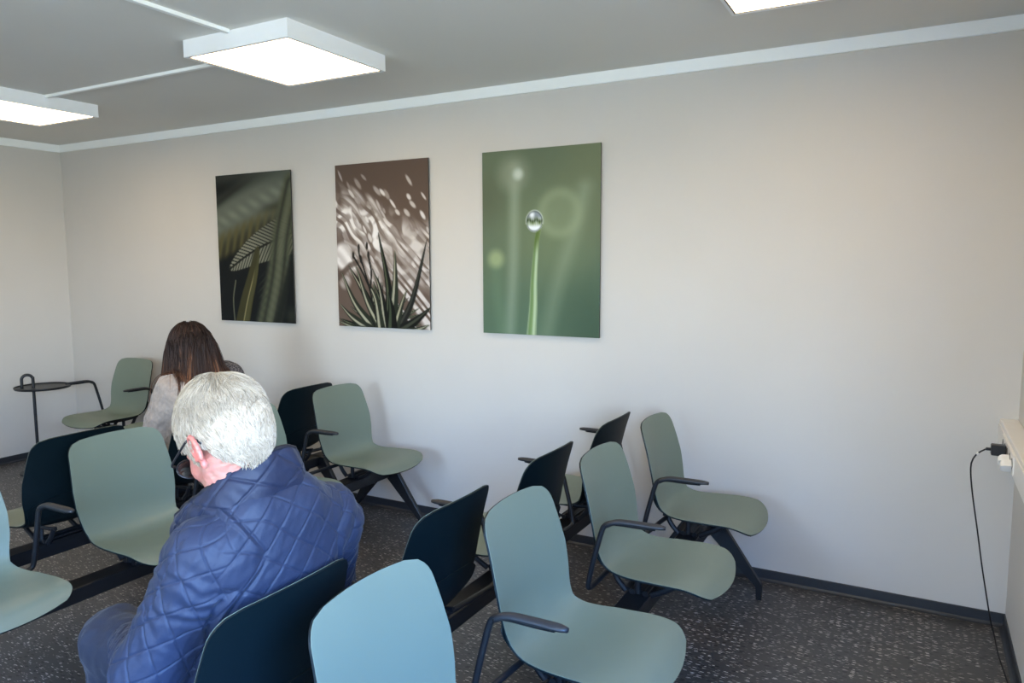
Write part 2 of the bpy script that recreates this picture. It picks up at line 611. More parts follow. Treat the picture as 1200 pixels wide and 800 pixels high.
bm = bmesh.new()
add_box(bm, 3.597, 3.621, -3.39, -1.40, 2.484, 2.5)
link('cable_duct', bm_mesh('cable_duct', bm, M['trim'], bevel=0.002),
     label='white cable duct running along the ceiling from the top edge to the middle lamp', cat='cable duct', group='cable ducts on the ceiling')
bm = bmesh.new()
add_box(bm, 1.7375, 3.3175, -1.09, -1.068, 2.484, 2.5)
link('cable_duct', bm_mesh('cable_duct', bm, M['trim'], bevel=0.002),
     label='white cable duct joining the left lamp to the middle lamp across the ceiling', cat='cable duct', group='cable ducts on the ceiling')


# ------------------------------------------------------------------ printed pictures
def seg_dist(X, Y, pts):
    """distance to a polyline and the parameter 0..1 along it"""
    best = np.full(X.shape, 1e9)
    par = np.zeros(X.shape)
    n = len(pts) - 1
    for i in range(n):
        (ax, ay), (bx, by) = pts[i], pts[i + 1]
        dx, dy = bx - ax, by - ay
        t = np.clip(((X - ax) * dx + (Y - ay) * dy) / (dx * dx + dy * dy + 1e-12), 0, 1)
        d = np.hypot(X - ax - t * dx, Y - ay - t * dy)
        k = d < best
        best = np.where(k, d, best)
        par = np.where(k, (i + t) / n, par)
    return best, par


def curve2(pts, n=24):
    return [tuple(p) for p in smooth_path(pts, n)]


def lay(img, col, a):
    a = np.clip(a, 0, 1)[..., None]
    img += (np.array(col, float) - img) * a


def sstep(e0, e1, x):
    t = np.clip((x - e0) / (e1 - e0), 0, 1)
    return t * t * (3 - 2 * t)


def soft(d, r, blur):
    return 1 - sstep(r - blur, r + blur, d)


def paint_drop(X, Y):
    img = np.zeros(X.shape + (3,)) + np.array((98, 110, 88.0))
    lay(img, (84, 106, 86), sstep(0.35, 1.0, Y))
    lay(img, (66, 86, 69), sstep(0.3, 0.7, X) * sstep(0.5, 0.95, Y) * 0.9)
    lay(img, (112, 120, 92), sstep(0.35, 0.65, X) * (1 - sstep(0.1, 0.6, Y)) * 0.7)
    lay(img, (84, 90, 72), soft(np.hypot(X - .0, Y - .25), .12, .12) * .5)
    lay(img, (118, 132, 98), soft(np.hypot((X - .42), (Y - .45)), .2, .2) * .55)
    # blurred stems behind
    d, t = seg_dist(X, Y, curve2([(0.205, 0.1), (0.2, 0.4), (0.19, 0.7), (0.17, 1.0)]))
    lay(img, (156, 170, 150), soft(d, .03, .035) * .6 * (1 - .3 * t))
    d, t = seg_dist(X, Y, curve2([(0.62, 0.22), (0.57, 0.42), (0.47, 0.7), (0.4, 1.0)]))
    lay(img, (142, 156, 132), soft(d, .035, .05) * .6 * (1 - .5 * t))
    d, t = seg_dist(X, Y, curve2([(0.085, 0.6), (0.1, 0.8), (0.13, 1.0)]))
    lay(img, (104, 130, 104), soft(d, .03, .04) * .4)
    # bokeh discs
    lay(img, (144, 152, 132), soft(np.hypot(X - .195, Y - .125), .09, .05) * .6)
    lay(img, (196, 204, 192), soft(np.hypot(X - .225, Y - .13), .028, .02) * .9)
    r = np.hypot(X - .475, Y - .345)
    lay(img, (132, 144, 114), soft(r, .125, .04) * .5)
    lay(img, (150, 164, 132), np.exp(-((r - .108) / .03) ** 2) * .35)
    lay(img, (158, 172, 128), soft(np.hypot(X - .085, Y - .585), .048, .03) * .75)
    # the sharp stem
    pts = curve2([(0.352, 0.43), (0.338, 0.50), (0.322, 0.70), (0.318, 0.84), (0.305, 1.02)])
    d, t = seg_dist(X, Y, pts)
    wid = .011 + .020 * t
    lay(img, (132, 152, 120), soft(d, wid, .003))
    d2, _ = seg_dist(X - .006, Y, pts)
    lay(img, (182, 200, 164), soft(d2, wid * .45, .006) * .8)
    d2, t2 = seg_dist(X + .008, Y, pts)
    lay(img, (96, 124, 70), soft(d2, wid * .4, .006) * .7)
    lay(img, (84, 104, 48), soft(d, wid * 1.0, .004) * (1 - sstep(.05, .25, t)) * .8)
    # the water drop
    ex, ey = (X - .325) / .050, (Y - .385) / .057
    rr = np.hypot(ex, ey)
    inside = soft(rr, 1.0, .05)
    drop = np.zeros_like(img) + np.array((206, 212, 214.0))
    lay(drop, (120, 130, 140), (1 - sstep(-.55, -.1, ey)) * .8)
    lay(drop, (232, 236, 240), soft(np.hypot(ex + .3, ey + .62), .28, .2))
    band = np.exp(-((ey + .05 + .1 * np.sin(ex * 7)) / .24) ** 2)
    lay(drop, (44, 60, 26), band * (.55 + .45 * np.sin(ex * 22 + 1) ** 2))
    lay(drop, (110, 136, 54), np.exp(-((ey - .25) / .2) ** 2) * np.sin(ex * 16) ** 2 * .7)
    lay(drop, (240, 243, 246), np.exp(-((ey - .62) / .25) ** 2) * .9)
    lay(drop, (56, 66, 62), np.exp(-((rr - .93) / .07) ** 2) * .6)
    a = inside[..., None]
    img += (drop - img) * a
    lay(img, (226, 232, 230), np.exp(-((rr - 1.03) / .06) ** 2) * (ey < .3) * .55)
    return img


def paint_shade(X, Y):
    rng = np.random.default_rng(5)
    img = np.zeros(X.shape + (3,)) + np.array((90, 75, 66.0))
    lay(img, (104, 88, 78), sstep(.05, .5, Y) * .5)
    c, s = math.cos(.78), math.sin(.78)
    U, V_ = X * c + Y * s, -X * s + Y * c            # U down-right
    light = np.zeros(X.shape)
    # broad light patches
    for (x, y, rx, ry, a) in ((.13, .27, .13, .05, .8), (.26, .36, .12, .05, .7), (.42, .43, .15, .06, .85), (.52, .55, .16, .07, .8), (.05, .55, .06, .11, .95),
                              (.28, .66, .12, .07, .8), (.6, .68, .12, .07, .8), (.18, .2, .1, .03, .6), (.62, .42, .1, .05, .6), (.4, .62, .14, .06, .8), (.06, .72, .05, .05, .8), (.10, .6, .10, .08, 1.0), (.3, .25, .09, .035, .7),
                              (.15, .38, .10, .05, .85), (.38, .5, .13, .05, .8), (.2, .5, .1, .05, .6), (.08, .3, .08, .05, .8), (.34, .32, .1, .04, .6), (.6, .55, .12, .06, .8)):
        dx, dy = X - x, Y - y
        u, v = dx * c + dy * s, -dx * s + dy * c
        light = np.maximum(light, a * soft(np.hypot(u / rx, v / ry), .8, .45))
    band = soft(np.abs(Y - (.30 + .42 * X)) - .02, .13, .09)
    streak = .5 + .5 * np.sin(V_ * 88 + 2.2 * np.sin(V_ * 31) + 2.5 * np.sin(U * 6) + 1.2 * np.sin(X * 29 + Y * 17))
    blot = .5 + .5 * np.sin(X * 24 + 3 * np.sin(Y * 19)) * np.sin(Y * 27 + 2 * np.sin(X * 21))
    light0 = band * (.2 + .8 * sstep(.25, .7, streak)) * (.45 + .55 * sstep(.2, .55, blot))
    # dark diagonal leaf shadows through the patches
    strip = .5 + .5 * np.sin(V_ * 95 + 6 * np.sin(U * 5) + 2 * np.sin(X * 13))
    light *= .5 + .5 * sstep(.2, .6, strip)
    strip2 = .5 + .5 * np.sin(V_ * 150 + 2 * np.sin(U * 6))
    light *= .72 + .28 * sstep(.15, .6, strip2)
    light = np.maximum(light, light0)
    light = np.maximum(light, soft(np.hypot((X - .05) / .085, (Y - .56) / .10), .85, .25) * (.75 + .25 * strip))
    # separate dapples
    for i in range(70):
        x, y = rng.uniform(0, .7), rng.uniform(.03, .62)
        if y < .1 + .12 * x / .7 and rng.random() < .7:
            continue
        rx, ry = rng.uniform(.02, .045), rng.uniform(.008, .016)
        ang = rng.uniform(.75, 1.15)
        dx, dy = X - x, Y - y
        u, v = dx * math.cos(ang) + dy * math.sin(ang), -dx * math.sin(ang) + dy * math.cos(ang)
        light = np.maximum(light, rng.uniform(.35, .95) * soft(np.hypot(u / rx, v / ry), .9, .35))
    # slatted light low on the right
    reg = sstep(.3, .45, X) * sstep(.5, .62, Y + .25 * X)
    sl = .5 + .5 * np.sin(V_ * 112 + 3 + 2.4 * np.sin(V_ * 41) + .5 * np.sin(U * 9))
    light = np.maximum(light * (1 - .35 * reg), reg * .8 * sstep(.3, .65, sl) * (.6 + .4 * sstep(.2, .6, blot)))
    lay(img, (232, 226, 222), light)
    # brown bar shadow across left lower part
    d, _ = seg_dist(X, Y, [(0.0, .70), (.10, .62), (.16, .60)])
    lay(img, (84, 70, 62), soft(d, .018, .01) * .8)
    # agave: blades from the base
    def blade(base, mid, tip, wdt, body, edge):
        pts = curve2([base, mid, tip], 20)
        d, t = seg_dist(X, Y, pts)
        wd = wdt * 1.2 * (1 - t) ** .8 + .0012
        lay(img, body, soft(d, wd, .003))
        pe = [(p[0] - wdt * .45 * (1 - i / 20), p[1]) for i, p in enumerate(pts)]
        d2, t2 = seg_dist(X, Y, pe)
        lay(img, edge, soft(d2, wd * .3, .003) * .8 * (d < wd))
    dark, mid_, pale = (16, 18, 16), (38, 43, 34), (192, 188, 162)
    for q_ in range(26):
        bx, sp = .34 + rng.uniform(-.12, .14), rng.uniform(-1, 1)
        tx = .34 + sp * .34 + rng.uniform(-.03, .03)
        ty = .70 + .22 * abs(sp) + rng.uniform(-.04, .10)
        blade((bx, 1.03), ((bx * .6 + tx * .4), .5 * (1.0 + ty) + .02), (tx, ty), rng.uniform(.014, .026), dark if q_ % 2 else (40, 46, 34), pale if q_ % 3 else (120, 128, 98))
    for b in (((.30, 1.02), (.14, .86), (.03, .66), .03, mid_, pale), ((.34, 1.02), (.22, .8), (.09, .62), .034, dark, pale),
              ((.36, 1.02), (.24, .85), (.15, .62), .03, mid_, pale), ((.28, 1.03), (.12, .95), (.01, .86), .03, mid_, pale),
              ((.40, 1.02), (.40, .75), (.33, .42), .03, dark, (90, 98, 74)), ((.42, 1.02), (.45, .75), (.455, .53), .036, mid_, pale),
              ((.38, 1.02), (.34, .78), (.28, .64), .028, dark, pale), ((.34, 1.02), (.3, .82), (.22, .7), .028, mid_, pale),
              ((.46, 1.02), (.58, .82), (.69, .47), .022, (28, 28, 26), (60, 62, 54)), ((.46, 1.03), (.6, .95), (.72, .86), .034, dark, (70, 74, 60)),
              ((.44, 1.02), (.5, .85), (.54, .76), .026, mid_, (196, 190, 160)), ((.24, 1.03), (.1, 1.0), (.0, .97), .025, mid_, pale),
              ((.42, 1.03), (.42, .9), (.4, .78), .04, dark, (70, 80, 60)), ((.5, 1.03), (.62, 1.0), (.7, .97), .025, mid_, pale)):
        blade(*b)
    # flower stalk with buds
    for st in ([(.30, .95), (.25, .75), (.19, .58)], [(.25, .75), (.2, .66), (.13, .56)], [(.26, .76), (.27, .66), (.25, .56)], [(.21, .63), (.18, .56), (.175, .5)]):
        d, t = seg_dist(X, Y, curve2(st, 14))
        lay(img, (24, 24, 22), soft(d, .006, .002))
    for bx, by in ((.175, .51), (.13, .555), (.25, .555), (.19, .58), (.24, .5)):
        lay(img, (34, 32, 28), soft(np.hypot((X - bx) / .010, (Y - by) / .026), .9, .2))
    return img


def paint_leaves(X, Y):
    img = np.zeros(X.shape + (3,)) + np.array((9, 13, 16.0))
    # big blurred leaf across the top
    d = Y - (.36 - .34 * X)                       # below the leaf's midline is positive
    lay(img, (94, 100, 89), soft(np.abs(d + .02), .17, .08) * .95)
    lay(img, (128, 132, 118), np.exp(-((d + .03) / .05) ** 2) * (.35 + .25 * np.sin((X - 1.6 * Y) * 40)))
    lay(img, (34, 38, 34), np.exp(-((Y - .19 + .5 * X) / .028) ** 2) * (1 - sstep(.2, .5, X)) * .9)
    lay(img, (40, 44, 38), np.exp(-((Y - .30 + .12 * X) / .03) ** 2) * sstep(.35, .6, X) * .8)
    lay(img, (70, 76, 68), (1 - sstep(.0, .12, Y)) * .6)
    st = .5 + .5 * np.sin((X * 1.0 + Y * .25) * 95)
    lay(img, (82, 77, 46), soft(np.abs(d - .14), .085, .04) * (.55 + .35 * st) * (1 - .5 * sstep(.3, .6, X)))
    lay(img, (22, 24, 22), soft(np.abs(d - .155), .05, .04) * (1 - st) * .35)
    # dark gap under it
    lay(img, (16, 20, 22), sstep(.2, .3, d) * .9)
    # the sharp striped leaf
    ax, ay, bx, by = .10, .645, .60, .435
    ln = math.hypot(bx - ax, by - ay)
    u = ((X - ax) * (bx - ax) + (Y - ay) * (by - ay)) / ln / ln
    v = (-(X - ax) * (by - ay) + (Y - ay) * (bx - ax)) / ln
    hw = .150 * np.clip(u, 0, 1) ** .6 * (1 - .12 * np.clip(u, 0, 1))
    vm = v + .02 * np.sin(u * PI)
    body = soft(np.abs(vm) - hw, 0, .006) * (u > 0) * (u < 1.2)
    lay(img, (30, 33, 28), body)
    ph = (u * ln + np.abs(vm) * 1.25) * 2 * PI / .036 + np.sign(vm) * .8
    stripe = sstep(-.75, -.15, np.sin(ph))
    lay(img, (132, 132, 116), body * stripe * (np.abs(vm) > .008) * (.9 - .25 * sstep(.4, 1, u)))
    lay(img, (26, 28, 24), soft(np.abs(vm), .006, .003) * (u > 0) * (u < 1.2))
    # right blurred leaf
    pts = curve2([(.72, .1), (.62, .4), (.56, .7), (.46, 1.02)], 30)
    dd, t = seg_dist(X, Y, pts)
    st2 = .5 + .5 * np.sin((X * .6 - Y) * 105)
    lay(img, (76, 80, 62), soft(dd, .080 + .03 * t, .03) * (.86 + .12 * st2))
    lay(img, (30, 34, 30), np.exp(-((dd - .045) / .016) ** 2) * .6)
    lay(img, (104, 108, 90), soft(dd, .02, .03) * .45)
    pts = curve2([(.72, .55), (.64, .75), (.54, 1.02)], 30)
    dd, t = seg_dist(X, Y, pts)
    lay(img, (18, 22, 22), soft(dd, .03, .02) * .8)
    lay(img, (60, 66, 52), soft(np.hypot(X - .68, Y - .95), .05, .05) * .5)
    # dim leaf low on the right of the blade
    st3 = sstep(.2, .6, np.sin((X * .8 + Y) * 150))
    reg = soft(np.hypot((X - .43) / .06, (Y - .8) / .15), .8, .4)
    lay(img, (52, 58, 46), reg * st3 * .5)
    # olive blade
    pl_ = curve2([(.385, .5), (.33, .68), (.26, .86), (.21, 1.02)], 30)
    dd, t = seg_dist(X, Y, pl_)
    wd = .012 + .055 * np.sqrt(np.clip(t, 0, 1))
    lay(img, (56, 55, 34), soft(dd, wd, .006))
    d2, _ = seg_dist(X - .03, Y, pl_)
    lay(img, (76, 75, 47), soft(d2, wd * .4, .012) * .7 * (dd < wd))
    d2, t2 = seg_dist(X - .008, Y, pl_)
    lay(img, (134, 127, 90), soft(d2, .004, .003) * sstep(.2, .5, t2) * (dd < wd))
    d2, t2 = seg_dist(X, Y, curve2([(.16, .72), (.13, .85), (.135, 1.0)], 20))
    lay(img, (128, 130, 104), soft(d2, .005, .003) * .7)
    return img


def picture(x, w_, paint, label):
    h_, zt = 1.0016, 2.1458
    t = empty('wall_picture', (x, 0, zt - h_), 0, label, 'picture', 'pictures on the wall')
    nx, nz = 150, 214
    us, vs = np.linspace(0, 1, nx), np.linspace(0, 1, nz)
    Uu, Vv = np.meshgrid(us, vs)
    img = np.clip(paint(Uu * .7055, Vv), 0, 255) / 255.0
    lin = np.where(img <= .04045, img / 12.92, ((img + .055) / 1.055) ** 2.4)
    P = np.stack([Uu * w_, np.full_like(Uu, -0.0235), (1 - Vv) * h_], -1).reshape(-1, 3)
    idx = np.arange(nx * nz).reshape(nz, nx)
    F = np.stack([idx[:-1, :-1], idx[1:, :-1], idx[1:, 1:], idx[:-1, 1:]], -1).reshape(-1, 4)
    link('print', mesh_np('print', P, F, M['print'], smooth=False, tone=lin.reshape(-1, 3)), t)
    box('backing_board', 0, w_, -0.0232, -0.014, 0, h_, M['picture_edge'], t)
    box('hanging_rail', .08, w_ - .08, -0.014, 0.0, .1, .13, M['black_metal'], t)
    box('hanging_rail', .08, w_ - .08, -0.014, 0.0, h_ - .13, h_ - .1, M['black_metal'], t)
    return t


picture(1.8469, .7055, paint_leaves, 'wall picture of dark blurred leaves with one striped leaf, leftmost')
picture(2.9341, .7055, paint_shade, 'wall picture of spiky plants before brown wall with dappled light, middle')
picture(4.0059, .7055, paint_drop, 'wall picture of a water drop on a green stem, nearest the right')


# ------------------------------------------------------------------ beam seating
PROFILE = [(-0.208, 0.832), (-0.192, 0.785), (-0.172, 0.71), (-0.155, 0.63), (-0.143, 0.56), (-0.130, 0.505), (-0.105, 0.462),
           (-0.062, 0.440), (0.0, 0.438), (0.08, 0.445), (0.16, 0.452), (0.215, 0.452), (0.262, 0.442), (0.298, 0.422)]


def shell_grid(nu=44, nt=18):
    P = smooth_path(PROFILE, 200)
    s = np.r_[0, np.cumsum(np.linalg.norm(np.diff(P, axis=0), axis=1))]
    tot = s[-1]
    e = np.linspace(0, 1, nu)
    q = tot * (0.62 * e + 0.38 * (0.5 - 0.5 * np.cos(PI * e)))       # closer together at both ends
    C = np.stack([np.interp(q, s, P[:, k]) for k in range(2)], 1)
    T = np.gradient(P, axis=0)
    T /= np.linalg.norm(T, axis=1, keepdims=True)
    Tq = np.stack([np.interp(q, s, T[:, k]) for k in range(2)], 1)
    N = np.stack([-Tq[:, 1], Tq[:, 0]], 1)                            # towards the sitter
    if N[nu // 4, 0] < 0:
        N = -N
    # half width along the profile
    kd = np.array([0, .05, .12, .20, .27, .33, .39, .46, .55, .65, .75, tot]) 
    kw = np.array([.199, .204, .212, .2200, .217, .206, .197, .206, .219, .2240, .222, .214])
    hw = np.interp(q, kd, kw)
    r0, r1 = .062, .080
    d0, d1 = q, tot - q
    hw = np.where(d0 < r0, hw - r0 + np.sqrt(np.clip(r0 ** 2 - (r0 - d0) ** 2, 0, None)), hw)
    hw = np.where(d1 < r1, hw - r1 + np.sqrt(np.clip(r1 ** 2 - (r1 - d1) ** 2, 0, None)), hw)
    # sideways curl towards the sitter
    cd_ = np.array([0, .1, .22, .33, .42, .50, .62, .74, tot])
    cv = np.array([.026, .029, .032, .034, .030, .020, .010, .004, -.008])
    cu = np.interp(q, cd_, cv)
    t = np.sin(np.linspace(-1, 1, nt) * PI / 2) * .55 + np.linspace(-1, 1, nt) * .45
    # bowed ends
    bow = (-.008 * np.exp(-(d0 / .05) ** 2) + .016 * np.exp(-(d1 / .06) ** 2))
    G = np.zeros((nu, nt, 3))
    Ng = np.zeros((nu, nt, 3))
    for j, tj in enumerate(t):
        off = cu * (tj * hw / .22) ** 2
        b_ = bow * (1 - tj * tj)
        G[:, j, 0] = C[:, 0] + N[:, 0] * off + Tq[:, 0] * b_
        G[:, j, 2] = C[:, 1] + N[:, 1] * off + Tq[:, 1] * b_
        G[:, j, 1] = tj * hw
        Ng[:, j, 0] = N[:, 0]
        Ng[:, j, 2] = N[:, 1]
        sl = 2 * cu * tj / .22 
        Ng[:, j, 1] = -sl
    Ng /= np.linalg.norm(Ng, axis=2, keepdims=True)
    return G, Ng, q, tot


def slab(G, Ng, a, b):
    """closed sheet between offsets a (front) and b (back) of a grid, with its own rim"""
    nu, nt = G.shape[:2]
    A = (G + Ng * a).reshape(-1, 3)
    B = (G + Ng * b).reshape(-1, 3)
    n = nu * nt
    idx = np.arange(n).reshape(nu, nt)
    F = []
    for i in range(nu - 1):
        for j in range(nt - 1):
            p = (idx[i, j], idx[i, j + 1], idx[i + 1, j + 1], idx[i + 1, j])
            F.append(p)
            F.append(tuple(n + k for k in p[::-1]))
    ring = list(idx[0, :]) + list(idx[1:, -1]) + list(idx[-1, -2::-1]) + list(idx[-2:0:-1, 0])
    R_ = len(ring)
    V = np.vstack([A, B, A[ring], B[ring]])
    for k in range(R_):
        a0, a1 = 2 * n + k, 2 * n + (k + 1) % R_
        F.append((a1, a0, a0 + R_, a1 + R_))
    return V, [tuple(int(i) for i in f) for f in F]


def fix_normals(me):
    b = bmesh.new()
    b.from_mesh(me)
    bmesh.ops.recalc_face_normals(b, faces=b.faces)
    b.to_mesh(me)
    b.free()
    return me


_G, _N, _q, _tot = shell_grid()
ME = {}
v, f = slab(_G, _N, 0.0, -0.0015)
ME['shell'] = fix_normals(mesh_np('seat_shell', v, f, M['shell']))
G2 = _G.copy()
v, f = slab(G2, _N, -0.0016, -0.0070)
ME['back'] = fix_normals(mesh_np('back_cover', v, f, M['shell_back']))
# lower pan on the back and underside, its top edge an arc across the back
sel = [i for i in range(len(_q)) if 0.24 < _q[i] < 0.70]
G3 = _G[sel].copy()
N3 = _N[sel]
tt = np.linspace(-1, 1, G3.shape[1])
for i in range(len(sel)):
    G3[i, :, 1] *= .93
    k = np.exp(-((_q[sel[i]] - .24) / .10) ** 2)
    G3[i, :, 2] -= k * .055 * tt ** 2
v, f = slab(G3, N3, -0.0068, -0.0110)
ME['pan'] = fix_normals(mesh_np('under_pan', v, f, M['shell_back']))

# armrest: flat tube rising from the bar and bending forward, with a soft pad on top
arm_path = smooth_path([(-.090, .31, .414), (-.102, .20, .412), (-.112, .07, .410), (-.117, .022, .412), (-.117, .004, .428), (-.102, 0, .50), (-.079, 0, .59), (-.070, 0, .622), (-.060, 0, .646), (-.038, 0, .660),
                        (-.005, 0, .664), (.06, 0, .664), (.115, 0, .666)], 80)
v, f = tube(arm_path, .0095, .0095, 10, ref=(.2, .6, .3))
ME['arm'] = mesh_np('armrest', v, f, M['black_metal'])
pad = smooth_path([(-.052, 0, .650), (-.03, 0, .6625), (.0, 0, .6695), (.06, 0, .671), (.12, 0, .671), (.149, 0, .670)], 22)
pw = np.interp(np.linspace(0, 1, 22), [0, .12, .8, .93, 1], [.0105, .014, .0160, .0145, .007])
v, f = tube(pad, pw, np.interp(np.linspace(0, 1, 22), [0, .1, .9, 1], [.0085, .0095, .0085, .006]), 14)
ME['pad'] = mesh_np('arm_pad', v, f, M['arm_plastic'])

# bracket: two ribs under the shell with an open triangle, and a saddle on the bar
parts = [box_vf(-.055, .055, -.075, .075, .345, .356)]
for sy in (-.09, .09):
    for pth, r in (([(-.045, sy, .352), (-.075, sy, .385), (-.095, sy, .422)], .009), ([(.05, sy, .352), (.11, sy, .385), (.175, sy, .432)], .009),
                   ([(-.112, sy, .4255), (-.05, sy, .4165), (.05, sy, .4165), (.175, sy, .430)], .007)):
        parts.append(tube(smooth_path(pth, 9), r, r * 1.3, 8))
    parts.append(tube([(0, sy, .35), (0, sy, .412)], .009, .012, 8))
parts.append(tube([(-.02, -.095, .352), (-.02, .095, .352)], .012, .012, 8, ref=(0, 0, 1)))
parts.append(tube([(.03, -.095, .352), (.03, .095, .352)], .012, .012, 8, ref=(0, 0, 1)))
v, f = join_vf(parts)
ME['bracket'] = mesh_np('seat_bracket', v, f, M['black_metal'], smooth=False)


def leg_mesh(s):
    """one splayed leg: wide at the bar, narrow at the knee, short upright foot"""
    bm = bmesh.new()
    prof = [(.02, .345), (.085, .345), (.275, .072), (.275, .0), (.250, .0), (.250, .064), (.028, .285), (.0, .285), (0.0, .345)]
    vs = []
    for y in (-.014, .014):
        vs.append([bm.verts.new(((x if s > 0 else -.93 * x), y, z)) for x, z in prof])
    k = len(prof)
    bm.faces.new(vs[0])
    bm.faces.new(vs[1][::-1])
    for i in range(k):
        bm.faces.new((vs[0][i], vs[1][i], vs[1][(i + 1) % k], vs[0][(i + 1) % k]))
    return bm_mesh('leg', bm, M['black_metal'], bevel=.003, segs=1)


ME['leg_f'] = leg_mesh(1)
ME['leg_r'] = leg_mesh(-1)


def bench(x, y, rz, seats, arms, legs, bar, label):
    t = empty('seating_bench', (x, y, 0), rz, label, 'bench seating', 'rows of shell seats on beams')
    box('support_bar', -.045, .045, bar[0], bar[1], .287, .345, M['black_metal'], t, bevel=.005)
    for i, sy in enumerate(seats):
        s = link('seat_shell', ME['shell'], t)
        s.location = (0, sy, 0)
        link('back_cover', ME['back'], s)
        link('under_pan', ME['pan'], s)
        b = link('seat_bracket', ME['bracket'], t)
        b.location = (0, sy, 0)
    for a in arms:
        ay, turn, flip = a if isinstance(a, tuple) else (a, 0, 1)
        r = link('armrest', ME['arm'], t)
        r.location = (0, ay, 0)
        if turn:
            r.rotation_euler = (0, 0, turn)
        r.scale = (1, flip, 1)
        link('arm_pad', ME['pad'], r)
    for ly in legs:
        for k in ('leg_f', 'leg_r'):
            o = link('leg', ME[k], t)
            o.location = (0, ly, 0)
    return t


YS = [-.425, -1.097, -1.765, -2.445]
XA, XB, XC, XD = 5.328, 4.788, 3.443, 2.903
YA = [-.410, -1.072, -1.735, -2.405]
bench(XA, 0, 0, YA, [-.765, (-1.34, .06, 1), -2.10], [-.233, -2.62], (-2.85, -.10),
      'rightmost row of sage shell seats on a black bar, facing the right wall')
bench(XB, 0, PI, [-(y_ - .04) for y_ in YS], [.10, .785, 1.455, 2.12], [.24, 2.66], (.10, 2.85),
      'row of shell seats with dark backs, blue-jacketed man on its nearest seat')
bench(XC, 0, 0, YS, [-.79, -1.46, (-2.15, 0, -1)], [-.233, -2.62], (-2.85, -.10),
      'row of sage shell seats facing right, just left of the white-haired man')
bench(XD, 0, PI, [-(y_ - .04) for y_ in YS], [.10, .785, 1.455], [.24, 2.66], (.10, 2.85),
      'row of dark-backed shell seats behind the sage row, the long-haired woman seated on it')
bench(1.06, -.345, -PI / 2, [0, .675], [-.3375, .3375, (1.0125, 0, -1)], [-.12, .80], (-.2, .88),
      'sage shell seats with armrests along the picture wall, near the far corner')


# ------------------------------------------------------------------ side table in the corner
t = empty('side_table', (.5, -.535, 0), 0, 'small black round side table with hooped handle by the far left wall', 'side table')
R_ = .182
bm = bmesh.new()
bmesh.ops.create_cone(bm, cap_ends=True, segments=64, radius1=R_ - .003, radius2=R_, depth=.008, matrix=Matrix.Translation((0, 0, .634)))
link('table_top', bm_mesh('table_top', bm, M['black_metal']), t)
prof_r = [(R_ - .004, .636), (R_, .636), (R_ + .002, .642), (R_, .6465), (R_ - .004, .646)]
th = np.linspace(0, 2 * PI, 64, endpoint=False)
V = [(r * math.cos(a), r * math.sin(a), z) for a in th for r, z in prof_r]
F = [((i * 5 + j), (i * 5 + (j + 1) % 5), ((i + 1) % 64 * 5 + (j + 1) % 5), ((i + 1) % 64 * 5 + j)) for i in range(64) for j in range(5)]
link('raised_rim', fix_normals(mesh_np('raised_rim', V, F, M['black_metal'])), t)
dx, dy = -.02, -.055                       # where the pole passes through the top
hx, hy = -.030, -.064
pole = [(dx, dy, .01), (dx, dy, .3), (dx, dy, .688)]
hoop = [(dx + hx * (1 - math.cos(a)) / 2, dy + hy * (1 - math.cos(a)) / 2, .700 + .036 * math.sin(a)) for a in np.linspace(0, PI, 14)]
tube_obj('pole', smooth_path(pole + hoop + [(dx + hx, dy + hy, .68), (dx + hx, dy + hy, .640)], 90), .0105, M['black_metal'], t, n=12, ref=(.9, -.4, .1))
bm = bmesh.new()
bmesh.ops.create_cone(bm, cap_ends=True, segments=48, radius1=.125, radius2=.120, depth=.010, matrix=Matrix.Translation((dx, dy, .005)))
link('base_plate', bm_mesh('base_plate', bm, M['black_metal']), t)


# ------------------------------------------------------------------ cable channel, plugs, charger
t = empty('cable_channel', (L, 0, 0), 0, 'white sill-height cable channel with sockets along the right wall', 'cable channel')
box('channel_body', -.064, 0, FRONT + .02, -.001, .775, .888, M['white_plastic'], t, bevel=.003)
box('cover_strip', -.068, -.0635, FRONT + .02, -.002, .797, .868, M['white_plastic'], t, bevel=.001)
for sy in (-.25, -.33, -.41, -.49, -.57):
    o = box('socket', -.0715, -.0675, sy - .036, sy + .036, .799, .866, M['white_plastic'], t, bevel=.001)
    bm = bmesh.new()
    bmesh.ops.create_cone(bm, cap_ends=True, segments=24, radius1=.0195, radius2=.0195, depth=.0012,
                          matrix=Matrix.Translation((-.0720, sy, .8325)) @ Matrix.Rotation(PI / 2, 4, 'Y'))
    link('socket_well', bm_mesh('socket_well', bm, M['socket_dark']), o)
FX = L - .0726


def plug(sy, label):
    t = empty('power_plug', (FX, sy, .824), 0, label, 'plug', 'white power plugs')
    bm = bmesh.new()
    # square-backed body that narrows to a slanted grip, pointing down and into the room
    secs = [(0.0, .015, .016, 0), (-.022, .015, .016, -.001), (-.031, .012, .013, -.003), (-.034, .008, .009, -.004)]
    rows = []
    for x, wy, wz, dz in secs:
        rows.append([bm.verts.new((x, a * wy * .82 - b_ * wz * .57, a * wy * .57 + b_ * wz * .82 + dz)) for a, b_ in ((-1, -1), (1, -1), (1, 1), (-1, 1))])
    for i in range(len(rows) - 1):
        for j in range(4):
            bm.faces.new((rows[i][j], rows[i][(j + 1) % 4], rows[i + 1][(j + 1) % 4], rows[i + 1][j]))
    bm.faces.new(rows[0][::-1])
    bm.faces.new(rows[-1])
    link('plug_body', bm_mesh('plug_body', bm, M['white_plastic'], bevel=.002), t)
    for s in (-.0095, .0095):
        tube_obj('pin', [(0, s, 0), (.004, s, 0)], .0022, M['lamp_metal'], t, n=8, ref=(0, 0, 1))
    return t


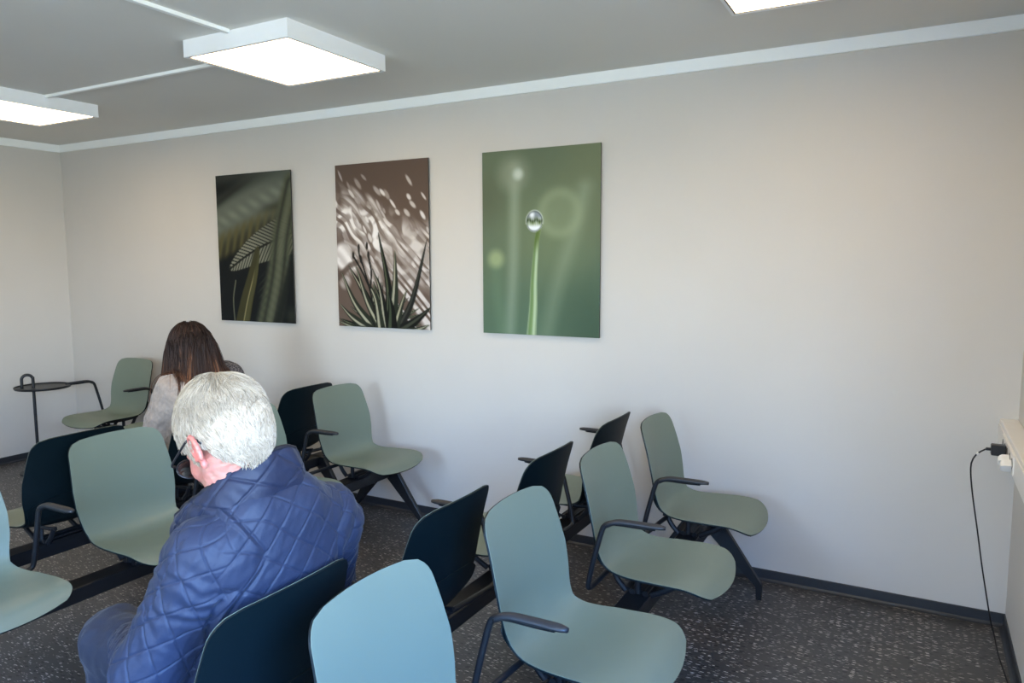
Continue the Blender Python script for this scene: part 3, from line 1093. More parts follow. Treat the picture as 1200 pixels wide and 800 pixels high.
plug(-.49, 'white power plug in the cable channel right beside the black charger')
plug(-.57, 'white power plug in the cable channel, nearer the camera of the two')
t = empty('phone_charger', (FX, -.41, .842), 0, 'black phone charger with hanging cable plugged into the white cable channel', 'charger')
bm = bmesh.new()
add_box(bm, -.050, -.003, -.019, .019, -.020, .020)
link('charger_body', bm_mesh('charger_body', bm, M['black_plastic'], bevel=.004), t)
bm = bmesh.new()
add_box(bm, -.066, -.050, -.007, .007, -.005, .005)
link('cable_plug', bm_mesh('cable_plug', bm, M['black_plastic'], bevel=.002), t)
cp = [(-.065, 0, -.001), (-.081, 0, -.012), (-.100, .005, -.036), (-.109, .010, -.078), (-.098, .040, -.177), (-.070, .090, -.340), (-.041, .150, -.511), (-.011, .210, -.670), (.009, .252, -.770),
      (.022, .262, -.818), (.027, .225, -.8375), (.029, .094, -.8385), (.040, -.101, -.8385), (.045, -.33, -.8385), (.042, -.7, -.8385), (.03, -1.2, -.8385)]
tube_obj('cable', smooth_path(cp, 120), .0029, M['black_cable'], t, n=8, ref=(.3, .9, .2))
tube_obj('cable_collar', [(-.088, .001, -.018), (-.093, .002, -.025)], .0045, M['white_plastic'], t, n=10, ref=(0, 1, 0))


# ------------------------------------------------------------------ people: signed distance fields turned into one skin each
class Field:
    """Distance field on a grid; shapes are blended in and the zero surface is meshed (surface nets)."""

    def __init__(self, lo, hi, h):
        self.lo, self.h = np.array(lo, float), h
        self.n = np.ceil((np.array(hi, float) - self.lo) / h).astype(int) + 1
        self.d = np.full(self.n, 0.5, np.float32)

    def block(self, lo, hi):
        a = np.clip(np.floor((np.array(lo) - self.lo) / self.h).astype(int), 0, self.n)
        b = np.clip(np.ceil((np.array(hi) - self.lo) / self.h).astype(int) + 1, 0, self.n)
        if (b <= a).any():
            return None, None
        g = [self.lo[k] + self.h * np.arange(a[k], b[k]) for k in range(3)]
        X = np.stack(np.meshgrid(*g, indexing='ij'), -1)
        return tuple(slice(a[k], b[k]) for k in range(3)), X

    def put(self, sl, d, k, cut=False):
        o = self.d[sl]
        if cut:
            d = -d
            if k > 0:
                hh = np.clip(k - np.abs(o - d), 0, None) / k
                self.d[sl] = np.maximum(o, d) + hh * hh * k * .25
            else:
                self.d[sl] = np.maximum(o, d)
        elif k > 0:
            hh = np.clip(k - np.abs(o - d), 0, None) / k
            self.d[sl] = np.minimum(o, d) - hh * hh * k * .25
        else:
            self.d[sl] = np.minimum(o, d)

    def cap(self, a, b, ra, rb, k=.03, cut=False):
        a, b = np.array(a, float), np.array(b, float)
        R = max(ra, rb) + k + 3 * self.h
        sl, X = self.block(np.minimum(a, b) - R, np.maximum(a, b) + R)
        if sl is None:
            return
        self.put(sl, cap_d(X, a, b, ra, rb), k, cut)

    def ell(self, c, r, k=.03, rot=None, cut=False):
        c, r = np.array(c, float), np.array(r, float)
        R = r.max() + k + 3 * self.h
        sl, X = self.block(c - R, c + R)
        if sl is None:
            return
        self.put(sl, ell_d(X, c, r, rot), k, cut)

    def mesh(self):
        d, n = self.d, self.n
        s = d < 0
        cnt = np.zeros(n - 1, np.int8)
        for i in (0, 1):
            for j in (0, 1):
                for k in (0, 1):
                    cnt += s[i:n[0] - 1 + i, j:n[1] - 1 + j, k:n[2] - 1 + k]
        act = (cnt > 0) & (cnt < 8)
        ids = np.full(n - 1, -1, np.int64)
        c = np.argwhere(act)
        ids[act] = np.arange(len(c))
        acc = np.zeros((len(c), 3))
        w_ = np.zeros(len(c))
        corners = [(i, j, k) for i in (0, 1) for j in (0, 1) for k in (0, 1)]
        for p in corners:
            for ax in range(3):
                if p[ax]:
                    continue
                q = list(p)
                q[ax] = 1
                da = d[c[:, 0] + p[0], c[:, 1] + p[1], c[:, 2] + p[2]].astype(float)
                db = d[c[:, 0] + q[0], c[:, 1] + q[1], c[:, 2] + q[2]].astype(float)
                x = (da < 0) != (db < 0)
                t = np.where(x, da / np.where(x, da - db, 1), 0)
                pt = np.tile(np.array(p, float), (len(c), 1))
                pt[:, ax] = t
                acc += pt * x[:, None]
                w_ += x
        V = self.lo + self.h * (c + acc / w_[:, None])
        F = []
        for ax in range(3):
            u, v = (ax + 1) % 3, (ax + 2) % 3
            sa = [slice(None)] * 3
            sb = [slice(None)] * 3
            sa[ax], sb[ax] = slice(0, n[ax] - 1), slice(1, n[ax])
            a, b = s[tuple(sa)], s[tuple(sb)]
            for flip, mask in ((False, a & ~b), (True, ~a & b)):
                e = np.argwhere(mask)
                e = e[(e[:, u] > 0) & (e[:, v] > 0) & (e[:, u] < n[u] - 1) & (e[:, v] < n[v] - 1)]
                quad = []
                for du, dv in ((1, 1), (0, 1), (0, 0), (1, 0)):
                    g = e.copy()
                    g[:, u] -= du
                    g[:, v] -= dv
                    quad.append(ids[g[:, 0], g[:, 1], g[:, 2]])
                q = np.stack(quad, 1)
                F.append(q[:, ::-1] if flip else q)
        F = np.vstack(F)
        F = F[(F >= 0).all(1)]
        return V, F

    def grad(self, P):
        e = self.h
        g = np.stack([self.at(P + np.eye(3)[k] * e) - self.at(P - np.eye(3)[k] * e) for k in range(3)], 1)
        return g / (np.linalg.norm(g, axis=1, keepdims=True) + 1e-9)

    def at(self, P):
        q = (P - self.lo) / self.h
        i = np.clip(np.floor(q).astype(int), 0, self.n - 2)
        t = np.clip(q - i, 0, 1)
        r = 0
        for a in (0, 1):
            for b in (0, 1):
                for c in (0, 1):
                    wgt = (t[:, 0] if a else 1 - t[:, 0]) * (t[:, 1] if b else 1 - t[:, 1]) * (t[:, 2] if c else 1 - t[:, 2])
                    r = r + wgt * self.d[i[:, 0] + a, i[:, 1] + b, i[:, 2] + c]
        return r


def cap_d(X, a, b, ra, rb):
    ab = b - a
    t = np.clip(((X - a) @ ab) / (ab @ ab + 1e-12), 0, 1)
    return np.linalg.norm(X - a - t[..., None] * ab, axis=-1) - (ra + (rb - ra) * t)


def ell_d(X, c, r, rot=None):
    q = X - c
    if rot is not None:
        q = q @ rot
    k0 = np.linalg.norm(q / r, axis=-1)
    k1 = np.linalg.norm(q / (r * r), axis=-1)
    return np.where(k1 > 1e-6, k0 * (k0 - 1) / np.maximum(k1, 1e-6), -r.min())


def rot_y(a):
    c, s = math.cos(a), math.sin(a)
    return np.array([[c, 0, s], [0, 1, 0], [-s, 0, c]])


def rot_z(a):
    c, s = math.cos(a), math.sin(a)
    return np.array([[c, -s, 0], [s, c, 0], [0, 0, 1]])


def rot_x(a):
    c, s = math.cos(a), math.sin(a)
    return np.array([[1, 0, 0], [0, c, -s], [0, s, c]])


def waves(P, seed, lam, n=7, stretch=(1, 1, 1)):
    """smooth random undulation, wavelength about lam"""
    rng = np.random.default_rng(seed)
    r = np.zeros(len(P))
    for i in range(n):
        k = rng.normal(size=3) * np.array(stretch)
        k *= 2 * PI / lam / np.linalg.norm(k) * rng.uniform(.7, 1.4)
        r += np.sin(P @ k + rng.uniform(0, 6.28) + .6 * np.sin(P @ (k[[1, 2, 0]] * .6)))
    return r / n ** .5


def tri_strands(paths, rad, tips=.25):
    """paths: (n, k, 3). Thin three-sided tapering strands in one mesh."""
    n, k, _ = paths.shape
    T = np.gradient(paths, axis=1)
    T /= np.linalg.norm(T, axis=2, keepdims=True) + 1e-9
    ref = np.array([.31, .52, .79])
    A = np.cross(T, ref)
    A /= np.linalg.norm(A, axis=2, keepdims=True) + 1e-9
    B = np.cross(T, A)
    prof = np.interp(np.linspace(0, 1, k), [0, .15, .6, 1], [.75, 1, .9, tips])
    r = np.broadcast_to(np.asarray(rad, float).reshape(-1, 1), (n, k)) * prof
    V = np.stack([paths + r[..., None] * (math.cos(a) * A + math.sin(a) * B) for a in (0, 2.094, 4.189)], 2)
    base = (np.arange(n)[:, None] * k + np.arange(k - 1)[None]) * 3
    F = []
    for j in range(3):
        a, b = base + j, base + (j + 1) % 3
        F.append(np.stack([a, b, b + 3, a + 3], -1).reshape(-1, 4))
    return V.reshape(-1, 3), np.vstack(F)


def finger_caps(F, palm, dirv, side, up, scale=1.0, curl=.9):
    """five fingers of different length on a palm: dirv along the hand, side towards the thumb, up = back of hand"""
    dirv, side, up = [np.array(x, float) / np.linalg.norm(x) for x in (dirv, side, up)]
    F.cap(palm - dirv * .035 * scale, palm + dirv * .02 * scale + side * .006, .024 * scale, .022 * scale, .012)
    for o in (-.022, -.008, .006, .02):
        F.cap(palm - dirv * .02 * scale, palm + dirv * .035 * scale + side * o * scale, .014 * scale, .0115 * scale, .010)
    for o, ln in ((-.027, .062), (-.009, .078), (.009, .084), (.026, .074)):
        p = palm + (dirv * .042 + side * o) * scale
        d = dirv.copy()
        a = 0
        for m_, r_ in ((.42, .0090), (.32, .0082), (.26, .0074)):
            a += curl * .5
            d = dirv * math.cos(a) - up * math.sin(a)
            q = p + d * ln * m_ * scale
            F.cap(p, q, r_ * scale, r_ * .93 * scale, .003)
            p = q
    p = palm - dirv * .012 * scale + side * .022 * scale
    q = p + (dirv * .022 + side * .026 - up * .008) * scale
    F.cap(p, q, .013 * scale, .0105 * scale, .006)
    q2 = q + (dirv * .028 + side * .006 - up * .014) * scale
    F.cap(q, q2, .0100 * scale, .0092 * scale, .003)
    F.cap(q2, q2 + (dirv * .022 - side * .004 - up * .010) * scale, .0092 * scale, .0078 * scale, .003)


HAIRLINE_MAN = ([0, .35, .7, .95, 1.15, 1.32, 1.5, 1.72, 1.95, 2.3, 2.7, PI],
                [.070, .066, .050, .022, -.020, -.036, .006, .002, -.044, -.070, -.086, -.090])
HAIRLINE_WOMAN = ([0, .35, .7, 1.0, 1.3, 1.6, 2.2, PI], [.072, .066, .045, .005, -.04, -.06, -.08, -.085])
CR_C, CR_R = np.array([-.012, 0, .030]), np.array([.100, .077, .093])


def hairline(P, tab):
    az = np.arctan2(np.abs(P[:, 1]), P[:, 0] - CR_C[0])
    return P[:, 2] - np.interp(az, tab[0], tab[1])


def head_shapes(F, Hc, Rm, s, man=True):
    """cranium, jaw, brow, nose, lips, ears; given in the head's own frame (x out of the face)"""
    def W(p):
        return Hc + Rm @ (np.array(p, float) * s)

    def E_(c, r, k=.02, rot=None, cut=False):
        F.ell(W(c), np.array(r) * s, k * s, Rm if rot is None else Rm @ rot, cut)

    def C_(a, b, ra, rb, k=.01, cut=False):
        F.cap(W(a), W(b), ra * s, rb * s, k * s, cut)
    E_(CR_C, CR_R)
    E_((.030, 0, -.040), (.062, .060, .075), .03)
    E_((.040, 0, -.092), (.040, .036, .028), .03)
    C_((.0, .055, -.055), (.055, .022, -.098), .016, .017, .03)
    C_((.0, -.055, -.055), (.055, -.022, -.098), .016, .017, .03)
    E_((.060, .034, -.035), (.022, .022, .018), .02)
    E_((.060, -.034, -.035), (.022, .022, .018), .02)
    C_((.082, .030, .010), (.086, .008, .006), .010, .010, .015)
    C_((.082, -.030, .010), (.086, -.008, .006), .010, .010, .015)
    E_((.088, .030, -.006), (.012, .014, .009), .006, None, True)
    E_((.088, -.030, -.006), (.012, .014, .009), .006, None, True)
    C_((.088, 0, .004), (.108, 0, -.034), .007, .011, .010)
    E_((.098, .011, -.038), (.009, .007, .006), .006)
    E_((.098, -.011, -.038), (.009, .007, .006), .006)
    C_((.088, .018, -.066), (.093, 0, -.064), .0045, .006, .004)
    C_((.088, -.018, -.066), (.093, 0, -.064), .0045, .006, .004)
    C_((.086, .016, -.074), (.091, 0, -.075), .005, .006, .004)
    C_((.086, -.016, -.074), (.091, 0, -.075), .005, .006, .004)
    E_((.078, 0, -.104), (.016, .020, .014), .015)
    for sy in (1, -1):
        # ear: a thin leaning plate, rolled rim, lobe, hollow
        rot = rot_z(-.36 if sy > 0 else .05) @ rot_y(.12)
        ec = np.array([-.018, .083 if sy > 0 else -.075, -.026])
        E_(ec, (.020, .0045, .031), .006, rot)
        E_(ec + np.array((.002, sy * .004, -.004)), (.011, .005, .016), .003, rot, True)
        pts = []
        for a in np.linspace(-.9, 3.6, 12):
            l = np.array([.0195 * math.cos(a + .5) , sy * .003, .031 * math.sin(a + .5)])
            pts.append(ec + rot @ l)
        for p, q in zip(pts[:-1], pts[1:]):
            C_(p, q, .0042, .0042, .003)
        E_(ec + rot @ np.array((.006, 0, -.031)), (.008, .0055, .010), .006, rot)
        C_(ec + rot @ np.array((.016, -sy * .002, -.006)), ec + rot @ np.array((.013, -sy * .001, -.016)), .0045, .0045, .004)
    return W


def skin_tones(P, W_inv, base, ear, lip, seed):
    """skin colour: pinker on ears, cheeks, nose; blotches; darker lips"""
    Q = W_inv(P)
    c = np.tile(np.array(base, float), (len(P), 1))
    blot = np.clip(.5 + .35 * waves(P, seed, .03), 0, 1)[:, None]
    c = c + (np.array(ear) - c) * blot * .35

    def mix(mask, col):
        nonlocal c
        c = c + (np.array(col, float) - c) * np.clip(mask, 0, 1)[:, None]
    for sy in (1, -1):
        mix(np.exp(-(((Q[:, 0] + .018) / .028) ** 2 + ((Q[:, 1] - sy * .086) / .013) ** 2 + ((Q[:, 2] + .026) / .04) ** 2) ** 2) * .9, ear)
        mix(np.exp(-(((Q[:, 0] - .06) / .03) ** 2 + ((Q[:, 1] - sy * .04) / .03) ** 2 + ((Q[:, 2] + .035) / .025) ** 2)) * .5, ear)
    mix(np.exp(-(((Q[:, 0] - .09) / .012) ** 2 + (Q[:, 1] / .02) ** 2 + ((Q[:, 2] + .07) / .009) ** 2) ** 2) * .8, lip)
    return c


def to_lin(c):
    c = np.asarray(c, float) / 255
    return np.where(c <= .04045, c / 12.92, ((c + .055) / 1.055) ** 2.4)


def blob_mesh(name, F, m, parent, disp=None, tone=None, smooth_it=0, **kw):
    V, Q = F.mesh()
    if disp is not None:
        N = F.grad(V)
        V = V + N * disp(V, N)[:, None]
    t = tone(V) if tone is not None else None
    return link(name, mesh_np(name, V, Q, m, tone=t), parent, **kw)


def eyes(parent, W, s):
    for sy in (1, -1):
        bm = bmesh.new()
        bmesh.ops.create_uvsphere(bm, u_segments=20, v_segments=12, radius=.0115 * s, matrix=Matrix.Translation(Vector(W((.076, sy * .031, -.006)))))
        link('eye', bm_mesh('eye', bm, M['eye'], smooth=True), parent)


def shoe_shapes(F, ankle, dirv, s=1.0):
    a = np.array(ankle, float)
    d = np.array(dirv, float)
    F.cap(a + (0, 0, -.035), a + d * .03 + np.array((0, 0, -.045)), .044 * s, .042 * s, .03)
    F.cap(a + d * -.03 + np.array((0, 0, -.066)), a + d * .17 + np.array((0, 0, -.066)), .034 * s, .036 * s, .03)
    F.ell(a + d * .12 + np.array((0, 0, -.062)), (.085 * s, .048 * s, .034 * s), .03)
    # flat underside
    sl, X = F.block(F.lo, F.lo + F.n * F.h)
    F.d = np.maximum(F.d, (a[2] - .092) - X[..., 2]).astype(np.float32)


def subdivide(V, Q):
    """split every quad in four"""
    n = len(V)
    E = np.sort(np.concatenate([Q[:, [k, (k + 1) % 4]] for k in range(4)]), axis=1)
    key = E[:, 0].astype(np.int64) * n + E[:, 1]
    uq, first, inv = np.unique(key, return_index=True, return_inverse=True)
    mid = .5 * (V[E[first, 0]] + V[E[first, 1]])
    m = len(Q)
    e = [n + inv[k * m:(k + 1) * m] for k in range(4)]
    c = n + len(uq) + np.arange(m)
    V2 = np.vstack([V, mid, V[Q].mean(1)])
    F2 = np.vstack([np.stack([Q[:, k], e[k], c, e[k - 1]], 1) for k in range(4)])
    return V2, F2


# ---- the man: white hair, quilted jacket, seated on the nearest seat facing away to the left
def build_man():
    root = empty('person', (4.788, -2.425, 0), PI, 'white-haired man in a blue quilted jacket, sitting bowed with his back to the camera', 'person')
    Hc = np.array([-.005, .062, 1.142])
    Rm = rot_z(-.08) @ rot_y(.69) @ rot_x(.02)
    s = 1.10
    SH_L, SH_R = np.array([-.050, .158, .905]), np.array([-.060, -.205, .862])
    EL_L, EL_R = np.array([.040, .250, .665]), np.array([.04, -.305, .63])
    WR_L, WR_R = np.array([.285, .130, .605]), np.array([.30, -.110, .605])
    HIP, KNEE_L, KNEE_R = .095, np.array([.41, .085, .555]), np.array([.47, -.15, .53])
    AN_L, AN_R = np.array([.40, .10, .098]), np.array([.42, -.15, .098])

    # body: one continuous figure
    B = Field((-.28, -.42, -.01), (.72, .42, 1.16), .0065)
    B.ell((.0, 0, .56), (.12, .16, .10), .05)
    B.ell((-.0, 0, .74), (.11, .15, .2), .08)
    B.ell((-.04, 0, .86), (.11, .165, .16), .08)
    B.cap((-.05, -.13, .895), (-.05, .13, .895), .050, .050, .06)
    B.cap((-.06, .0, .93), Hc + Rm @ np.array((-.02, 0, -.05)), .060, .056, .05)
    for sy, sh, el, wr, kn, an in ((1, SH_L, EL_L, WR_L, KNEE_L, AN_L), (-1, SH_R, EL_R, WR_R, KNEE_R, AN_R)):
        B.cap(sh - np.array((0, 0, .015)), el, .042, .038, .03)
        B.cap(el, wr, .040, .028, .02)
        dv = wr - el
        dv = dv / np.linalg.norm(dv)
        B.cap(wr, wr + dv * .03, .027, .026, .02)
        finger_caps(B, wr + dv * .065 + np.array((0, 0, -.005)), dv, (0, -sy * .3, .95), (0, sy, .35), 1.0)
        B.cap((.02, sy * HIP, .545), kn, .078, .056, .05)
        B.cap(kn, an, .052, .036, .02)
        B.cap(an, an + np.array((.15, 0, -.065)), .034, .022, .03)
        B.ell(an + np.array((-.02, 0, -.055)), (.03, .03, .03), .03)
    Vb, Fb = B.mesh()
    Hf = Field(Hc - .21, Hc + .21, .0026)
    W = head_shapes(Hf, Hc, Rm, s)
    nb = np.array([-.070, .010, .945])
    Hf.cap(nb, Hc + Rm @ np.array((-.030, 0, -.045)), .060, .056, .03)
    for sy in (1, -1):                                     # neck cords
        Hf.cap(nb + np.array((.03, sy * .035, 0)), Hc + Rm @ np.array((-.03, sy * .058, -.055)), .016, .014, .025)
    # creases across the nape and beside the ear
    Vh, Fh = Hf.mesh()
    Nh = Hf.grad(Vh)
    Qh = ((Vh - Hc) @ Rm) / s
    neck = sstep(-.055, -.085, Qh[:, 2]) * sstep(.03, .0, Qh[:, 0])
    cre = np.sin(Qh[:, 2] * 330 + 14 * Qh[:, 1] + 2.2 * waves(Qh, 3, .05)) * .0009 + np.sin(Qh[:, 0] * 300 + Qh[:, 2] * 160 + 2 * waves(Qh, 4, .06)) * .0008
    Vh = Vh + Nh * (neck * cre + .0004 * waves(Vh, 9, .012))[:, None]
    keep = Vb[:, 2] < .985
    fb = Fb[keep[Fb].all(1)]
    V = np.vstack([Vb, Vh])
    F = np.vstack([fb, Fh + len(Vb)])
    tone = to_lin(skin_tones(V, lambda P: ((P - Hc) @ Rm) / s, (182, 130, 113), (192, 104, 96), (152, 84, 80), 21))
    link('body', mesh_np('body', V, F, M['skin'], tone=tone), root)
    eyes(root, W, s)

    # hair: a close cap and thousands of short strands flowing from the crown
    rng = np.random.default_rng(3)
    CR_C, CR_R = np.array([-.016, 0, .010]), np.array([.1035, .0795, .1145])   # hair mass reaches down the nape
    n = 60000
    p = rng.normal(size=(n, 3))
    p = CR_C + p / np.linalg.norm(p, axis=1, keepdims=True) * CR_R
    hl = hairline(p, HAIRLINE_MAN)
    p = p[(hl > 0) | (hl > -.012) & (rng.random(n) < .3)][:21000]
    crown = np.array([-.062, -.012, .105])
    k = 7
    paths = np.zeros((len(p), k, 3))
    q = p.copy()
    hl = hairline(p, HAIRLINE_MAN)
    top = np.clip((p[:, 2] - .02) / .08, 0, 1)
    front = np.clip((p[:, 0] - .02) / .06, 0, 1)
    ln = (.026 + .030 * top + .012 * front) * rng.uniform(.75, 1.2, len(p)) * np.clip(.55 + hl / .05, .5, 1)
    lift = (.0045 + .0065 * top) * rng.uniform(.6, 1.35, len(p))
    clump = waves(p, 5, .028)[:, None] * np.array([.25, .5, .1]) + waves(p, 6, .05)[:, None] * np.array([.3, -.25, .1])
    paths[:, 0] = q
    for i in range(1, k):
        nrm = (q - CR_C) / CR_R ** 2
        nrm /= np.linalg.norm(nrm, axis=1, keepdims=True)
        d = q - crown
        d /= np.linalg.norm(d, axis=1, keepdims=True) + .02
        swirl = np.cross(nrm, d) * .45
        d = d + swirl + clump + np.array([0, 0, -.45]) + np.array([.25, 0, 0]) * top[:, None]
        d -= nrm * (d * nrm).sum(1, keepdims=True)
        d /= np.linalg.norm(d, axis=1, keepdims=True) + 1e-6
        q = q + d * (ln / (k - 1))[:, None]
        # stay on the skull, rising a little towards the tip
        g = np.linalg.norm((q - CR_C) / CR_R, axis=1, keepdims=True)
        q = CR_C + (q - CR_C) / g
        nrm = (q - CR_C) / CR_R ** 2
        nrm /= np.linalg.norm(nrm, axis=1, keepdims=True)
        t = i / (k - 1)
        paths[:, i] = q + nrm * (lift * (t * 1.25 - .35 * t * t))[:, None] + nrm * .002
    paths = Hc + (paths @ Rm.T) * s
    Vs, Fs = tri_strands(paths, rng.uniform(.0008, .0015, len(p)))
    base = np.array((178, 163, 143.0)) + rng.normal(0, 9, (len(p), 1))
    dark = (rng.random(len(p)) < .13)[:, None]
    base = np.where(dark, base * .80, base)
    warm = np.exp(-(((p - np.array((-.02, -.01, .12))) / np.array((.05, .045, .05))) ** 2).sum(1))[:, None] * .55 + front[:, None] * .35
    base = base + (np.array((172, 154, 124.0)) - base) * np.clip(warm, 0, 1)
    toneS = np.repeat(to_lin(np.clip(base, 0, 250)), k * 3, axis=0)
    # cap
    th, ph = np.meshgrid(np.linspace(0, PI, 70), np.linspace(0, 2 * PI, 120), indexing='ij')
    U = np.stack([np.sin(th) * np.cos(ph), np.sin(th) * np.sin(ph), np.cos(th)], -1).reshape(-1, 3)
    Pc = CR_C + U * CR_R
    ok = hairline(Pc, HAIRLINE_MAN) > .004
    nrm = U / CR_R
    nrm /= np.linalg.norm(nrm, axis=1, keepdims=True)
    Pc = Pc + nrm * (.0022 + .0035 * np.clip(hairline(Pc, HAIRLINE_MAN) / .03, 0, 1) + .0006 * waves(Pc, 8, .02))[:, None]
    Pc = Hc + (Pc @ Rm.T) * s
    idx = np.arange(70 * 120).reshape(70, 120)
    Fc = np.stack([idx[:-1, :-1], idx[1:, :-1], idx[1:, 1:], idx[:-1, 1:]], -1).reshape(-1, 4)
    Fc = Fc[ok[Fc].all(1)]
    toneC = np.tile(to_lin((166, 152, 132)), (len(Pc), 1))
    Vh2 = np.vstack([Pc, Vs])
    Fh2 = np.vstack([Fc, Fs + len(Pc)])
    me = mesh_np('hair', Vh2, Fh2, M['hair'], tone=np.vstack([toneC, toneS]))
    link('hair', me, root, label='short thick white hair', kind='stuff')

    # quilted jacket
    J = Field((-.24, -.38, .42), (.37, .36, 1.10), .0034)
    tor = [('e', (.03, 0, .57), (.165, .205, .13), .05), ('e', (.035, 0, .70), (.165, .205, .20), .08), ('e', (-.020, 0, .815), (.150, .215, .158), .08),
           ('c', (-.058, -.180, .872), (-.055, .145, .900), .083, .083, .09), ('c', (-.076, -.06, .945), (-.060, -.185, .886), .074, .080, .05), ('c', (-.080, -.045, .966), (-.080, .060, .966), .080, .080, .05)]
    for sh in tor:
        if sh[0] == 'e':
            J.ell(sh[1], sh[2], sh[3])
        else:
            J.cap(*sh[1:])
    arms = ((1, SH_L, EL_L, WR_L), (-1, SH_R, EL_R, WR_R))
    for sy, sh, el, wr in arms:
        J.cap(sh, el, .082, .070, .035)
        J.cap(el, wr, .068, .050, .03)
    V, Q = subdivide(*J.mesh())
    N = J.grad(V)
    dt = np.full(len(V), 9.0)
    for sh in tor:
        a = ell_d(V, np.array(sh[1]), np.array(sh[2])) if sh[0] == 'e' else cap_d(V, np.array(sh[1]), np.array(sh[2]), sh[3], sh[4])
        dt = np.minimum(dt, a)
    disp = np.zeros(len(V))

    def quilt(a, b, cell, amp):
        da = np.abs((a / cell) - np.round(a / cell)) * 2
        db = np.abs((b / cell) - np.round(b / cell)) * 2
        return amp * (np.minimum(1, da * 6) ** .5 * np.minimum(1, db * 6) ** .5 - .85) - .0013 * np.maximum(np.exp(-(da * cell / .0044) ** 2), np.exp(-(db * cell / .0044) ** 2))
    u, v = V[:, 1] + .012 * waves(V, 31, .25), V[:, 2] + .75 * V[:, 0]
    qt = quilt((u * 1.0 + v * .95) * .7071, (u * .8 - v) * .7071 + .01, .060, .0018)
    da_min = np.full(len(V), 9.0)
    qa = np.zeros(len(V))
    for sy, sh, el, wr in arms:
        d1, d2 = cap_d(V, sh, el, .082, .070), cap_d(V, el, wr, .068, .050)
        for a, b, d, o in ((sh, el, d1, 0), (el, wr, d2, np.linalg.norm(el - sh))):
            ax = (b - a) / np.linalg.norm(b - a)
            e1 = np.cross(ax, (1, 0, 0) if o == 0 else (0, 0, 1))
            e1 /= np.linalg.norm(e1)
            e2 = np.cross(ax, e1)
            r = V - a
            vv = r @ ax + o
            ang = np.arctan2(r @ e2, r @ e1)
            uu = ang * .075
            q_ = quilt((uu + vv) * .7071, (uu - vv) * .7071, .056, .0019)
            # seam down the outside of the sleeve
            q_ -= .006 * np.exp(-((uu - .045 * sy) / .004) ** 2)
            # folds around the arm, strongest near the elbow and under the shoulder
            q_ += .0022 * np.sin(vv * 150 + 3.0 * np.sin(ang * 1.5 + 1) + 2.5 * waves(V, 41, .11)) * (.55 + .45 * np.sin(vv * 19))
            m_ = d < da_min
            qa = np.where(m_, q_, qa)
            da_min = np.where(m_, d, da_min)
    blend = sstep(-.006, .006, dt - da_min)
    disp = qt * (1 - blend) + qa * blend
    # armhole seam: a groove with a raised cord beside it
    g = dt - da_min
    near = (np.abs(V[:, 1]) > .06) & (V[:, 2] > .66)
    disp += near * (-.0075 * np.exp(-((g - .004) / .0055) ** 2) + .004 * np.exp(-((g + .010) / .005) ** 2) - .004 * np.exp(-((g + .022) / .004) ** 2))
    disp += .0014 * waves(V, 51, .13) + .0008 * waves(V, 52, .030, stretch=(1, 1, 2.2))
    V = V + N * disp[:, None]
    # keep clear of the backrest
    back_x = np.interp(V[:, 2], [.43, .47, .52, .58, .65, .73, .80, .835], [-.05, -.095, -.122, -.135, -.147, -.166, -.186, -.20])
    low = V[:, 2] < .845
    V[:, 0] = np.where(low & (V[:, 0] < back_x + .012), back_x + .012 , V[:, 0])
    V[:, 2] = np.maximum(V[:, 2], .462)
    jk = link('jacket', mesh_np('jacket', V, Q, M['jacket']), root, label='blue diamond-quilted jacket')

    # stand collar, open at the front, leaning outwards
    top = [(-.114, .010, 1.116), (-.108, .064, 1.107), (-.068, .112, 1.076), (-.005, .128, 1.026), (.050, .124, .992), (.102, .112, .952), (.152, .078, .912)]
    bot = [(-.130, .010, 1.026), (-.125, .076, 1.018), (-.080, .134, .996), (-.010, .146, .960), (.046, .140, .930), (.100, .124, .896), (.150, .088, .862)]

    def both(P):
        P = np.array(P)
        R = P[:0:-1].copy()
        R[:, 1] = .006 - (R[:, 1] - .010) * .80
        return np.vstack([R, P])
    nu, nv = 320, 48
    Tp, Bt = smooth_path(both(top), nu), smooth_path(both(bot), nu)
    a = np.linspace(-2.55, 2.55, nu)                            # 0 at the nape
    G = np.zeros((nu, nv, 3))
    for j, t in enumerate(np.linspace(0, 1, nv)):
        G[:, j] = Bt * (1 - t) + Tp * t
        out = (G[:, j] - np.array((-.01, .01, 1.0))) * (1, 1, 0)
        G[:, j] += out / np.linalg.norm(out, axis=1, keepdims=True) * (.004 + .007 * math.sin(PI * t))
    du = np.gradient(G, axis=0)
    dv = np.gradient(G, axis=1)
    Ng = np.cross(du, dv)
    Ng /= np.linalg.norm(Ng, axis=2, keepdims=True) + 1e-9
    cen = np.array([-.045, .012, 1.0])
    if ((G - cen) * Ng)[:, :, :2].sum() < 0:
        Ng = -Ng
    aa, tt_ = np.meshgrid(a * .09, np.linspace(0, 1, nv) * .075, indexing='ij')
    qh = quilt((aa + tt_) * .7071, (aa - tt_) * .7071, .046, .0032)
    G = G + Ng * (qh * sstep(0, .012, tt_) * sstep(.075, .063, tt_) + .0012 * waves(G.reshape(-1, 3), 61, .04).reshape(nu, nv))[..., None]
    v_, f_ = slab(G, Ng, .004, -.004)
    link('collar', fix_normals(mesh_np('collar', v_, f_, M['collar'])), jk)
    edge = G[:, -1] 
    tube_obj('collar_piping', smooth_path(edge, 120), .0062, M['piping'], jk, n=8, ref=(.1, .1, 1))

    # trousers
    T = Field((-.20, -.32, .04), (.66, .34, .72), .006)
    T.ell((.03, 0, .555), (.150, .19, .098), .05)
